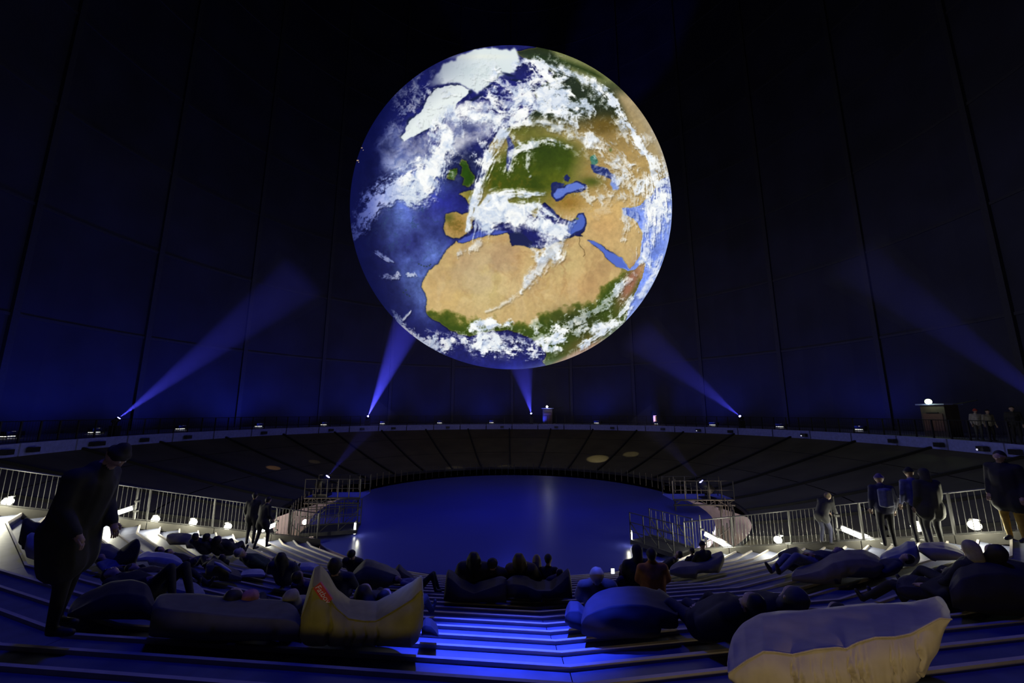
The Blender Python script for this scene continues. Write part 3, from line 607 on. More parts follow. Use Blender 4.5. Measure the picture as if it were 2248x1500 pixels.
# ================================================================= stage spotlights and their beams
m_haze = bpy.data.materials.new('haze'); m_haze.use_nodes = True
nt = m_haze.node_tree; nt.nodes.remove(nt.nodes['Principled BSDF']); vsn = nt.nodes.new('ShaderNodeVolumeScatter'); vsn.inputs['Density'].default_value = .015; vsn.inputs['Anisotropy'].default_value = .2
nt.links.new(vsn.outputs[0], nt.nodes['Material Output'].inputs['Volume'])
def spotlight(pos, aim, label, power, ang=16, hz=14, lens_r=.11, body=.34, group=None, base_z=None, yokes=True):
    pos = Vector(pos); aim = Vector(aim); d = (aim-pos).normalized(); root = empty('spotlight', (pos.x, pos.y, pos.z-body*1.1)); tag(root, label, 'spotlight', group)
    b = MB(); b.tube(pos-d*body*1.2, pos-d*.02, body*.5, body*.42, n=16); b.build('lamp_head', m_black, root, True)
    MB().tube(pos-d*.02, pos-d*.005, lens_r, n=16).build('lens', m_blens, root)
    y = MB(); q = pos-d*body*.6; sx = Vector((-d.y, d.x, 0)).normalized()*body*.55
    for s in (-1, 1): y.bar(q+sx*s, q+sx*s-Vector((0, 0, body*1.0)), .05, .09)
    y.bar(q+sx-Vector((0, 0, body)), q-sx-Vector((0, 0, body)), .09, .06); y.build('yoke', m_black, root)
    bz = base_z if base_z is not None else q.z-body*1.25
    MB().box((q.x, q.y, (bz+q.z-body)/2), (body*1.3, body*1.1, max(.06, q.z-body-bz))).build('base_box', m_black, root)
    if power:
        light('beam_light', 'SPOT', pos+d*.06, power, (.07, .07, 1.), aim, .03, ang, .5)
        t = MB(); t.tube(pos+d*.03, pos+d*hz, .06+.0, math.tan(R_(ang*.5+1.5))*hz+.06, n=28); hz_o = t.build('haze_beam', m_haze)
        tag(hz_o, 'faint blue haze '+label.split('spotlight')[-1].strip()+' where the beam passes', 'haze', None, 'stuff')
for (px, py, ax, ay, ad, pw, lab, ang, hz) in (
    (262, 918, 560, 690, 30, 26000, 'black spotlight on the gallery, farthest left of those throwing a blue beam', 17, 15),
    (808, 914, 905, 690, 38, 100000, 'black spotlight on the gallery throwing the brightest blue beam, left of below the globe', 15, 18),
    (1166, 908, 1140, 780, 44, 24000, 'black spotlight on the gallery throwing a blue beam, just right of below the globe', 20, 14),
    (1624, 914, 1480, 800, 36, 16000, 'black spotlight on the gallery throwing a blue beam, right of the globe', 15, 14)):
    p = ring_hit(px, 25.6, py); p.z = ring_hit(px, 25.6, py).z
    spotlight(p, P(ax, ay, ad), lab, pw, ang, hz, base_z=DECK)
p = P(720, 1046, 24.1); spotlight(p, P(800, 950, 24.5), 'black spotlight standing on the platform left of the stage', 1500, 18, 5, .12, .62, base_z=towers[0][2])
p = P(1539, 1057, 24.1); spotlight(p, P(1470, 980, 24.5), 'black spotlight standing on the platform right of the stage', 500, 18, 5, .12, .62, base_z=towers[1][2])
p = ring_hit(2400, 25.6); spotlight((p.x, p.y, DECK+.5), P(2130, 760, 19), 'black spotlight on the gallery beyond the right picture edge', 9000, 14, 12, base_z=DECK)
# floor lamps along the far wall of the gallery
for i, px in enumerate((30, 216, 402, 572, 714, 842, 968, 1082, 1201, 1313, 1442, 1568, 1716, 1888)):
    p = ring_hit(px, 30.3); p.z = DECK; az = math.atan2(p.x, CY-p.y); inw = (Vector((0, CY, DECK))-p).normalized(); tx = Vector((-inw.y, inw.x, 0))
    root = empty('floor_lamp', tuple(p)); tag(root, 'black floor lamp on the gallery deck, %s from the left along the far wall' % ORD[i], 'lamp', 'floor lamps on the gallery')
    rot = math.atan2(tx.y, tx.x)
    MB().box(p+Vector((0, 0, .27)), (.95, .45, .26), rot).build('lamp_box', m_black, root)
    for s in (-1, 1): MB().box(p+tx*.36*s+Vector((0, 0, .07)), (.06, .3, .14), rot).build('foot', m_black, root)
    MB().box(p+Vector((0, 0, .115))-tx*.2, (.55, .3, .03), rot).build('lamp_glass', m_dimlamp, root)
    light('floor_lamp_light', 'SPOT', p+inw*.1+Vector((0, 0, .42)), 9 if i != 13 else 30, (1, .95, .9), p+inw*.25-Vector((0, 0, 1)), .1, 150, 1)
    q = pol(az+R_(1.), 29.0, DECK+.35); light('wall_uplight', 'SPOT', q, (700 if px < 300 else 950 if px < 900 else 480)*(.6, 1.1, .8, 1.3)[i % 4], (.03, .06, 1), pol(az+R_(2.), RW, DECK+7), .3, 125, 1.)
# small spots clipped under the gallery edge
for i, (px, py) in enumerate(((17, 985), (75, 980), (209, 968), (222, 962), (318, 963), (413, 957), (580, 950), (727, 945), (795, 943), (864, 941), (983, 940), (1102, 939), (1221, 939), (1344, 941), (1455, 943), (1533, 945), (1603, 948), (1765, 957), (1960, 972), (2062, 983), (2158, 991), (2230, 998))):
    p = ring_hit(px, 24.4, py); p.z = DECK-.28; inw = (Vector((0, CY, p.z))-p).normalized(); rot = math.atan2(inw.x, -inw.y)
    root = empty('edge_spot', tuple(p)); tag(root, 'small black spot lamp clipped under the gallery edge, %s from the left' % ORD[i], 'lamp', 'spot lamps on the gallery edge')
    MB().box(p, (.42, .26, .24), rot).build('lamp_box', m_black, root); MB().box(p-inw*.16+Vector((0, 0, .1)), (.05, .2, .06), rot).build('bracket', m_dsteel, root)
    if i in (3, 4, 15, 17, 20): MB().tube(p+inw*.13-Vector((.12, 0, .04)), p+inw*.145-Vector((.12, 0, .04)), .05, n=10).build('lens', M('dim_lens', (1, 1, 1), emit=(.8, .8, 1.), es=.7), root)
# added spots make warm pools on the skirt, in place of lamps shining through
def skirt_hit(px, py):
    r = ray(px, py); t = 18.
    while t < 60:
        p = r*t; R = math.hypot(p.x, p.y-CY)
        if p.y > 20 and R > 13 and EYE+p.z < skz(min(R, 24.6)): return Vector((p.x, p.y, EYE+p.z))
        t += .05
    return Vector((r.x*40, r.y*40, 2))
for (px, py, pw, an, colr) in ((1312, 1008, 110, 62, (1, .85, .5)), (1385, 998, 50, 46, (1, .85, .5)), (600, 1028, 60, 30, (1, .55, .3)), (690, 1014, 14, 28, (1, .8, .55)), (1000, 1036, 22, 60, (1, .9, .7)), (1110, 1036, 18, 60, (1, .9, .7))):
    q = skirt_hit(px, py); inw = (Vector((0, CY, 0))-Vector((q.x, q.y, 0))).normalized()
    light('skirt_pool_fill', 'SPOT', q+inw*.5+Vector((0, 0, 1.9)), pw, colr, q, .03, an, .35)
# kiosk with a white lamp on the far gallery
def kiosk(px, wd, ht, lampm, lp, label, R=30.0, lpow=20, col=(1, .95, .8)):
    p = ring_hit(px, R); p.z = DECK; rot = math.atan2(p.x, -(CY-p.y)); root = empty('kiosk', tuple(p)); tag(root, label, 'kiosk'); inw = (Vector((0, CY, DECK))-p).normalized(); tx = Vector((-inw.y, inw.x, 0)); rot = math.atan2(tx.y, tx.x)
    mk = M('kiosk_panel', (.06, .045, .045), .6); MB().box(p+Vector((0, 0, ht/2)), (wd, .9, ht), rot).build('cabinet', mk, root)
    MB().box(p+inw*.47+Vector((0, 0, ht*.45)), (wd*.8, .04, ht*.55), rot).build('door', M('kiosk_door', (.10, .05, .05), .6), root)
    MB().box(p+Vector((0, 0, ht+.04)), (wd+.3, 1.2, .08), rot).build('roof', m_fas, root)
    MB().box(p+inw*.5+Vector((0, 0, ht*.76)), (wd*.5, .05, .05), rot).build('shelf', m_steel, root)
    MB().tube(p+tx*(wd*.5+.1)+Vector((0, 0, ht)), p+tx*(wd*.5+1.5)+Vector((0, 0, ht+.25)), .03).build('bracket_arm', m_dsteel, root)
    MB().ball(p+inw*.55+Vector((0, 0, ht+lp))-tx*.05, .14 if px < 1500 else .18).build('lamp', lampm, root, True)
    light('kiosk_light', 'POINT', p+inw*.9+Vector((0, 0, ht+lp)), lpow, col, None, .12)
kiosk(1203, 1.3, 2.0, M('white_bulb', (1, 1, 1), emit=(1, 1, .9), es=12), .28, 'grey cabinet with a bright white lamp on top, on the far gallery below the globe')
kiosk(2068, 1.5, 2.0, m_green, .22, 'wide cabinet with a bright green-white lamp on top, on the gallery at the right', 27.8, 14, (.8, 1, .5))
p = ring_hit(1437, 30.4); p.z = DECK; root = empty('sign_post', tuple(p)); tag(root, 'narrow dark cabinet with a glowing amber panel on the far gallery', 'cabinet')
MB().box(p+Vector((0, 0, .85)), (.6, .5, 1.7)).build('cabinet', m_black, root); MB().box(p+Vector((0, -.27, .72)), (.36, .04, .8)).build('amber_panel', m_amber, root)
# ================================================================= lamps along the two end railings
def bulkhead(px, py, az, sgn, kind, label, group=None, power=10, off=.3, inward=.55):
    p = plane_hit(px, py, az); u = Vector((math.cos(az), math.sin(az), 0))*sgn
    dirc = (p-Vector((0, 0, EYE))); k = 1+off/max(.3, abs(dirc.normalized().dot(u)))/dirc.length; p = Vector((0, 0, EYE))+dirc*k
    fwd = Vector((math.sin(az), -math.cos(az), -.3)).normalized(); root = empty('bulkhead_lamp' if kind == 'o' else 'tube_lamp', tuple(p)); tag(root, label, 'lamp', group)
    if kind == 'o':
        b = MB(); b.ball(p-u*.05, .135, 14, 8, (.9, 1., .85)); b.build('lamp_glass', m_lamp, root, True)
        MB().box(p+u*.1, (.2, .2, .22), math.atan2(u.y, u.x)).build('backplate', m_steel, root)
    else:
        MB().bar(p-fwd*.55, p+fwd*.55, .09, .13).build('tube', m_tube, root); MB().bar(p-fwd*.6+u*.09, p+fwd*.6+u*.09, .08, .16).build('batten', m_steel, root)
    MB().tube(p+u*.1-Vector((0, 0, 1.2)), p+u*.1+Vector((0, 0, .02)), .02).build('bracket', m_dsteel, root)
    q = p-u*(off+inward); light('bulkhead_light', 'POINT', q+Vector((0, 0, .12)), power*2.1, LAMPW, None, .07); light('bulkhead_light', 'POINT', p+u*.35+Vector((0, 0, .1)), power*(3. if sgn > 0 else .8), LAMPW, None, .07)
    return p
for (px, py, kd, pw) in ((18, 1101, 'o', 60), (242, 1132, 't', 40), (341, 1141, 'o', 34), (424, 1147, 'o', 34), (500, 1156, 'o', 24), (572, 1166, 't', 36)):
    bulkhead(px, py, AZL, -1, kd, {18: 'round bulkhead lamp highest up outside the left railing, near the left picture edge', 242: 'long glowing tube lamp outside the left railing just right of the standing man', 572: 'long glowing tube lamp low on the left railing behind the two standing people'}.get(px, 'small oval bulkhead lamp on the left railing, %s of three going down' % {341: 'first', 424: 'second', 500: 'third'}.get(px)), None if px in (18, 242, 572) else 'small oval lamps on the left railing', pw)
for (px, py, kd, pw) in ((2140, 1153, 'o', 36), (2013, 1157, 'o', 14), (1897, 1181, 't', 26), (1709, 1185, 'o', 34), (1578, 1189, 't', 60)):
    bulkhead(px, py, AZR, 1, kd, {2140: 'round bulkhead lamp highest up outside the right railing, right of the standing couple', 2013: 'small bright bulkhead lamp on the right railing in front of the standing couple', 1897: 'long glowing tube lamp outside the right railing between two standing figures', 1709: 'round bulkhead lamp low on the right railing left of the bending visitor', 1578: 'long glowing tube lamp lowest on the right railing behind a hatted sitter'}[px], None, pw)
# lamps at the tips of the landings, lighting the stage
for px, py, pz, lab in ((779, 1160, 19.6, 'upright tube lamp at the tip of the left landing'), (1386, 1180, 18.2, 'upright tube lamp at the tip of the right landing')):
    p = P(px, py, pz); root = empty('tube_lamp', tuple(p)); tag(root, lab, 'lamp')
    MB().tube(p-Vector((0, 0, .25)), p+Vector((0, 0, .25)), .045).build('tube', m_tube, root); MB().bar(p-Vector((0, -.08, .3)), p+Vector((0, .08, .3)), .06).build('batten', m_steel, root)
    light('landing_light', 'POINT', p+Vector((.15 if px < 1000 else -.15, -.05, .0)), 7, LAMPW, None, .05)
# tall scaffold poles with couplers on the railings
for (px, pt, pb, az, sgn) in ((293, 1072, 1150, AZL, -1), (602, 1118, 1190, AZL, -1), (1542, 1132, 1215, AZR, 1), (1843, 1092, 1202, AZR, 1), (2213, 1040, 1186, AZR, 1)):
    b = plane_hit(px, pb, az); t = plane_hit(px, pt, az); root = empty('scaffold_pole', tuple(b))
    tag(root, 'scaffold pole with clamps on the %s railing, %s' % ('left' if sgn < 0 else 'right', {293: 'between the tube lamp and the oval lamps', 602: 'right of the two standing people', 1542: 'behind the hatted sitter at the low end', 1843: 'right of the bending visitor', 2213: 'at the right picture edge'}[px]), 'pole')
    top = Vector((b.x, b.y, t.z)); MB().tube(b, top, .026).build('pole', m_dsteel if sgn > 0 else m_steel, root)
    for f in (.35, .62): q = b.lerp(top, f); MB().box(q+Vector((.03, -.02, 0)), (.12, .09, .06)).build('clamp', m_steel, root)
# work lamps in the lower level, seen glowing through the gap under the skirt
for wi, (az, R, pw, colr) in enumerate(((-64, 13.6, 260, (1, .8, .62)), (-80, 13.6, 200, (1, .72, .5)), (-98, 13.9, 40, (1, .9, .8)), (52, 13.6, 460, (1, .85, .7)), (68, 13.6, 360, (1, .75, .55)), (84, 13.9, 160, (1, .95, .9)), (150, 14, 2.5, (1, .9, .6)), (175, 14, 2, (1, .85, .5)), (-140, 14, 2, (1, .9, .6)))):
    p = pol(R_(az), R, -1.6); root = empty('work_lamp', (p.x, p.y, -4)); tag(root, 'glowing work lamp on a pole below stage level, %s counting clockwise from the left railing' % ORD[wi], 'lamp', 'work lamps under the stage')
    MB().ball(p, .16).build('bulb', M('warm_bulb', (1, 1, 1), emit=(1, .85, .65), es=6), root, True); MB().tube((p.x, p.y, -4), p-Vector((0, 0, .14)), .03).build('pole', m_dsteel, root); MB().box((p.x, p.y, -3.97), (.4, .4, .06)).build('base', m_dsteel, root)
    light('work_lamp_light', 'POINT', p+Vector((0, 0, .3)), pw, colr, None, .18)
# ================================================================= bean bags
def catmull(pts, n):
    out = []; p = [pts[0]]+pts+[pts[-1]]
    for i in range(1, len(p)-2):
        for k in range(n):
            t = k/n; a, b, c, d_ = [np.array(q, float) for q in p[i-1:i+3]]
            out.append(.5*((2*b)+(-a+c)*t+(2*a-5*b+4*c-d_)*t*t+(-a+3*b-3*c+d_)*t**3))
    out.append(np.array(p[-2], float)); return out
def bag(name, st, d, depth, mat, label, seam=None, group=None, n=44, wr=.015, creases=(), piping=False, seed=1, sink=True, lean=.35):
    """bean bag cushion; st = (px, ytop, ybottom) stations seen at forward distance d"""
    rnd = random.Random(seed)
    xs = [s[0] for s in st]; x = np.linspace(xs[0], xs[-1], n+1)
    tp = np.interp(x, xs, [s[1] for s in st]); bt = np.interp(x, xs, [s[2] for s in st])
    ker = np.array([1, 2, 1])/4.; tp[1:-1] = np.convolve(tp, ker, 'valid'); bt[1:-1] = np.convolve(bt, ker, 'valid')
    sm = np.interp(x, [s[0] for s in seam], [s[1] for s in seam]) if seam else tp+(bt-tp)*.22
    rows = []; seamrow = []
    for i in range(n+1):
        u = i/n; e = max(.02, 1-abs(2*u-1)**5)**.5
        D = depth*e; T_ = P(x[i], tp[i], d+D*lean); S_ = P(x[i], sm[i], d); B_ = P(x[i], bt[i], d+.02*e)
        b2 = ground(B_.x, B_.y)
        zt, zs, zb = T_.z, S_.z, B_.z; zb = max(zb, b2) if sink else zb
        h = max(zt-zb, .02); bul = .10*e*min(1, h/.3)
        A = catmull([(0.06*e, zb), (-bul*.8, zb+(zs-zb)*.35), (-bul*.7, zb+(zs-zb)*.72), (0, zs)], 4)
        Bk = catmull([(0, zs), (D*lean*.45, zs+(zt-zs)*.72), (D*lean, zt), (D*.72, zt-(zt-zb)*.12), (D, zb+(zt-zb)*.45), (D*.93, zb+(zt-zb)*.05), (D*.8, zb-.03)], 4)
        sec = A+Bk[1:]; row = []
        for j, (dy, z) in enumerate(sec):
            q = ray(x[i], 1250); X = S_.x*(1+dy/max(.5, d)); Y = S_.y+dy
            nz = mnoise.noise(Vector((X*5+seed*7, Y*5, z*9)))*wr*e
            cr = 0.
            for (cu, cw, cd) in creases:
                cu2 = cu+.012*math.sin(j*1.3)+(.02*(j/12.-.3)); cr -= cd*math.exp(-((u-cu2)/cw)**2)*math.exp(-((j-4)/4.5)**2)
            if 0 < j < len(sec)-1:
                g = mnoise.noise(Vector((u*46+seed, z*2.5, 3.1)))
                cr += -.012*e*max(0, g)*math.exp(-((j-4)/2.2)**2)*(1 if seam else .5)
            c_y, c_z = d+D*.4, (zt+zb)/2; vy, vz = Y-c_y, z-c_z; L = math.hypot(vy, vz)+1e-6; k = (nz+cr)/L
            Y += vy*k; Z_ = z+vz*k
            gz = ground(X, Y)
            if Z_ < gz+.01: Z_ = gz+.01
            row.append(Vector((X, Y, Z_)))
        rows.append(row); seamrow.append(row[4*3])
    mb = MB(); m = len(rows[0]); vs = [p for r in rows for p in r]; fs = []
    for i in range(n):
        for j in range(m): fs.append((i*m+j, i*m+(j+1) % m, (i+1)*m+(j+1) % m, (i+1)*m+j))
    fs.append(tuple(range(m))); fs.append(tuple(range(n*m+m-1, n*m-1, -1)))
    mb.add(vs, fs); cx = sum((p.x for p in vs))/len(vs); cy_ = sum((p.y for p in vs))/len(vs); cz = min(p.z for p in vs)
    root = empty(name, (cx, cy_, cz)); tag(root, label, 'bean bag', group)
    mb.build('cushion', mat, root, True)
    if piping:
        t = MB()
        for p0, p1 in zip(seamrow[:-1], seamrow[1:]): t.tube(p0-Vector((0, .004, 0)), p1-Vector((0, .004, 0)), .006, n=5)
        t.build('piping', mat, root, True)
    return root, rows
def gd(px, py): return ghit(px, py).y
k_olive = M('olive_canvas', (.30, .26, .07), .8, 0, .12, 9, bump=.1); k_beige = M('beige_canvas', (.36, .31, .22), .75, 0, .08, 9, bump=.1)
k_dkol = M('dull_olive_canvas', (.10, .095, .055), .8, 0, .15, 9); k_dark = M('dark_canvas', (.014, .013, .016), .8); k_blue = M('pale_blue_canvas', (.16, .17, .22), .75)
k_navy = M('navy_canvas', (.022, .02, .03), .8); k_lite = M('light_canvas', (.33, .34, .40), .75); k_grey = M('grey_canvas', (.13, .12, .10), .8)
B = {}
r1, rows1 = bag('bean_bag', [(661,1345,1398),(668,1322,1412),(676,1290,1420),(686,1252,1424),(700,1247,1426),(716,1268,1428),(740,1310,1430),(765,1337,1431),(800,1344,1432),(825,1344,1432),(850,1326,1432),(880,1304,1431),(905,1284,1428),(922,1266,1410),(928,1266,1385),(930,1330,1375)], gd(800, 1428)-.05, .8, k_olive,
    'olive bean bag with two tall pointed corners and a red tag', creases=((.24, .012, .06), (.42, .009, .05), (.52, .008, .05), (.62, .008, .05), (.36, .01, .03)), piping=True, seed=3, n=150)
bag('bean_bag', [(333,1330,1395),(340,1312,1402),(380,1320,1408),(440,1326,1412),(520,1336,1416),(580,1340,1419),(630,1342,1420),(655,1352,1420),(664,1380,1418)], gd(500, 1414), .8, k_dkol, 'low dull olive bean bag with two people lying against it, left of the red-tagged one', seed=4, creases=((.4, .01, .03), (.8, .02, .03)))
bag('bean_bag', [(148,1345,1362),(200,1310,1368),(240,1287,1372),(280,1283,1374),(320,1292,1374),(340,1330,1372)], gd(250, 1368), .7, k_dark, 'black bean bag sagging on the steps just right of the standing man', seed=5)
bag('bean_bag', [(272,1288,1300),(300,1272,1306),(340,1275,1312),(385,1286,1318),(430,1298,1322),(452,1312,1322)], gd(360, 1322)+.3, .7, k_blue, 'flat blue-lit bean bag under the person lying on their back', seed=6, creases=((.45, .02, .03), (.75, .02, .03)))
bag('bean_bag', [(974,1312,1320),(980,1252,1322),(992,1258,1324),(1012,1282,1325),(1040,1298,1325),(1072,1284,1325),(1104,1270,1325),(1112,1270,1325)], gd(1050, 1324), .8, k_dark, 'black bean bag with a pointed left corner, left of the pair in the centre aisle', seed=7)
bag('bean_bag', [(1112,1275,1325),(1125,1271,1325),(1150,1274,1325),(1180,1290,1325),(1210,1290,1325),(1232,1268,1324),(1250,1246,1322),(1256,1290,1320)], gd(1190, 1324), .8, k_dark, 'black bean bag with a pointed right corner, right of the pair in the centre aisle', seed=8)
bag('bean_bag', [(1276,1365,1392),(1285,1340,1400),(1310,1322,1406),(1340,1309,1408),(1380,1305,1408),(1420,1308,1406),(1450,1318,1402),(1475,1332,1394),(1488,1345,1375)], gd(1380, 1402), .95, k_navy, 'rounded dark blue bean bag right of the bright blue steps, behind a seated pair', seed=9)
bag('bean_bag', [(1240,1352,1366),(1250,1330,1382),(1270,1328,1388),(1290,1350,1392)], gd(1265, 1385), .5, k_navy, 'small drooping end of a dark bean bag under the blonde sitter', seed=10, n=20)
bag('bean_bag', [(1598,1462,1492),(1612,1425,1510),(1640,1395,1525),(1680,1372,1535),(1720,1364,1540),(1780,1360,1545),(1830,1352,1545),(1900,1343,1540),(1960,1341,1530),(2010,1343,1500),(2045,1350,1440),(2070,1354,1385),(2088,1356,1362)], 2.95, .95, k_beige,
    'large beige bean bag with a pointed corner in the right foreground, lit from behind', seam=[(1598,1478),(1640,1448),(1674,1430),(1700,1431),(1740,1437),(1790,1425),(1840,1421),(1858,1424),(1880,1411),(1920,1399),(1965,1398),(2000,1391),(2030,1374),(2062,1357),(2088,1359)], creases=((.285, .007, .09), (.31, .005, .05), (.54, .007, .10), (.575, .006, .08), (.60, .005, .05), (.72, .005, .06), (.76, .004, .04), (.84, .006, .08), (.42, .005, .04), (.47, .005, .04), (.37, .004, .03)), piping=True, seed=11, n=260, sink=False, lean=.5)
bag('bean_bag', [(1470,1250,1262),(1490,1238,1270),(1530,1233,1274),(1555,1226,1272),(1575,1216,1262),(1588,1212,1236),(1590,1222,1230)], gd(1520, 1268), .8, k_grey, 'grey bean bag with a raised corner in front of white-lit steps on the right', seed=12)
bag('bean_bag', [(1738,1264,1276),(1765,1256,1282),(1800,1244,1286),(1825,1224,1286),(1860,1214,1284),(1900,1213,1278),(1932,1228,1262),(1940,1240,1250)], gd(1830, 1282), .9, k_grey, 'lumpy grey bean bag below the bending visitor on the right', seed=13, creases=((.6, .02, .04),))
bag('bean_bag', [(1708,1216,1222),(1716,1214,1246),(1738,1206,1258),(1752,1203,1262),(1765,1215,1262),(1790,1222,1262),(1840,1216,1256),(1862,1212,1240)], gd(1780, 1258), .7, k_navy, 'navy bean bag with pointed ears under people lying on the right', seed=14)
bag('bean_bag', [(1930,1232,1240),(1945,1219,1250),(1975,1206,1254),(1995,1193,1250),(2012,1192,1236),(2018,1210,1226)], gd(1965, 1250), .8, k_blue, 'blue-lit bean bag at the feet of the standing couple', seed=15)
bag('bean_bag', [(2016,1200,1212),(2040,1196,1232),(2075,1196,1240),(2105,1206,1240),(2118,1216,1232)], gd(2070, 1238), .7, k_beige, 'pale bean bag beside the two dark heads near the right edge', seed=16)
bag('bean_bag', [(1968,1288,1305),(1985,1279,1318),(2020,1280,1326),(2050,1292,1330),(2075,1285,1328),(2092,1258,1322),(2100,1262,1290)], gd(2040, 1326), .8, k_navy, 'sagging navy bean bag with a raised blue corner on the right steps', seed=17)
bag('bean_bag', [(2085,1290,1335),(2110,1250,1345),(2150,1236,1352),(2200,1232,1356),(2248,1240,1360),(2290,1262,1356)], gd(2170, 1350), .9, k_dark, 'big black bean bag at the right picture edge', seed=18)
bag('bean_bag', [(196,1205,1225),(215,1196,1240),(240,1198,1250),(260,1210,1254),(278,1222,1250)], gd(235, 1248), .7, k_grey, 'grey bean bag behind the standing man, with blue-lit clothes on it', seed=19, n=24)
bag('bean_bag', [(240,1230,1250),(262,1208,1256),(285,1190,1258),(298,1183,1256),(307,1188,1232),(308,1198,1212)], gd(270, 1254), .5, k_dark, 'black bean bag with a tall pointed ear against white-lit steps', seed=20, n=24)
bag('bean_bag', [(300,1224,1238),(320,1217,1242),(345,1217,1244),(380,1222,1250),(402,1236,1250)], gd(350, 1244), .6, k_lite, 'flat pale blue bean bag in the middle of the left crowd', seed=21, n=24)
bag('bean_bag', [(366,1176,1186),(374,1172,1198),(400,1172,1204),(420,1176,1206),(440,1190,1204)], gd(400, 1202), .6, k_grey, 'bean bag with crossed dark seams beside the white-lit steps on the left', seed=22, n=24)
bag('bean_bag', [(452,1240,1262),(464,1232,1272),(485,1236,1278),(505,1254,1280),(530,1266,1278)], gd(485, 1276), .6, k_dkol, 'greenish bean bag with a white cloth over its edge in the left crowd', seed=23, n=24)
bag('bean_bag', [(470,1233,1238),(485,1238,1246),(500,1248,1254),(508,1254,1257)], gd(485, 1276)-.12, .12, k_lite, 'white cloth draped over the greenish bean bag', seed=24, n=12)
bag('bean_bag', [(528,1262,1268),(545,1258,1271),(575,1258,1270),(582,1262,1266)], gd(550, 1268), .5, k_lite, 'small flat pale cushion in front of the green coat', seed=25, n=16)
bag('bean_bag', [(640,1250,1256),(655,1240,1262),(680,1238,1264),(705,1246,1258)], gd(670, 1262)+.3, .5, k_lite, 'pale blue-lit cushion behind the olive pointed corner', seed=26, n=16)
bag('bean_bag', [(772,1262,1275),(785,1248,1286),(802,1230,1292),(820,1233,1294),(850,1246,1292),(868,1256,1284),(880,1266,1274)], gd(825, 1290), .7, k_dkol, 'dull olive bean bag with a raised peak at the bottom of the steps', seed=27, n=28)
bag('bean_bag', [(862,1262,1272),(868,1250,1282),(876,1240,1284),(884,1250,1284),(900,1262,1284),(910,1272,1280)], gd(885, 1282), .5, k_dark, 'small dark bean bag with a pointed ear near the foot of the steps', seed=28, n=20)
bag('bean_bag', [(48,1140,1190),(56,1136,1206),(75,1148,1214),(96,1150,1216),(112,1160,1206)], gd(80, 1212), .6, k_dark, 'dark bean bag with blue-lit top standing on white-lit steps at the left edge', seed=29, n=24)
bag('bean_bag', [(58,1176,1205),(66,1170,1225),(84,1172,1232),(100,1182,1232)], gd(78, 1228), .4, k_lite, 'pale bean bag end leaning below the dark one at the left edge', seed=30, n=16)
rb_, _ = bag('rucksack', [(926,1372,1398),(934,1364,1404),(946,1366,1407),(956,1380,1408),(963,1394,1407)], gd(944, 1406), .3, k_dark, 'small black rucksack at the right foot of the red-tagged bean bag', seed=31, n=20)
rb_['category'] = 'rucksack'
# red tag on the olive bag, with its white script
q0, q1 = P(708, 1284, r1.location.y-.12), P(720, 1318, r1.location.y-.12)
def front(px, py):      # nearest cushion point in the picture
    best = None
    for row in rows1:
        for p in row[2:16]:
            dx = p.x; dz = p.z-EYE; dep = p.y*cp+dz*sp; u = p.x/dep*F+1124; v = 750-(dz*cp-p.y*sp)/dep*F
            e = (u-px)**2+(v-py)**2
            if best is None or e < best[0]: best = (e, p)
    return best[1]
pa, pb = front(706, 1290), front(716, 1316)
cm = (pa+pb)/2+Vector((.0, -.035, .0)); ax = (pb-pa); ax.y = 0; ax = ax.normalized(); nn = Vector((.0, -1, .25)).normalized(); ay = nn.cross(ax).normalized(); nn = ax.cross(ay)
if nn.y > 0: nn = -nn
tg = MB(); hw, hh = .105, .042
tg.hexa([cm-ax*hw-ay*hh-nn*.03, cm+ax*hw-ay*hh-nn*.03, cm+ax*hw+ay*hh-nn*.03, cm-ax*hw+ay*hh-nn*.03], [cm-ax*hw-ay*hh, cm+ax*hw-ay*hh, cm+ax*hw+ay*hh, cm-ax*hw+ay*hh])
tago = tg.build('tag', M('red_tag', (.5, .03, .02), .6), r1, label='red sewn-on tag')
cu = bpy.data.curves.new('lettering', 'FONT'); cu.body = 'Fatboy'; cu.size = .075; cu.extrude = .001; cu.align_x = 'CENTER'; cu.align_y = 'CENTER'; cu.shear = .3
tx = bpy.data.objects.new('lettering', cu); C.objects.link(tx)
rot = Matrix((ax, nn.cross(ax), nn)).transposed().to_4x4(); tx.parent = tago; tx.matrix_local = Matrix.Translation(cm+nn*.003-Vector(r1.location))@rot
bpy.context.view_layer.update(); me = bpy.data.meshes.new_from_object(tx.evaluated_get(bpy.context.evaluated_depsgraph_get())); mw = tx.matrix_local.copy(); bpy.data.objects.remove(tx)
me.materials.clear(); me.materials.append(M('white_print', (.75, .7, .7), .6)); tx = bpy.data.objects.new('lettering', me); C.objects.link(tx); tx.parent = tago; tx.matrix_local = mw
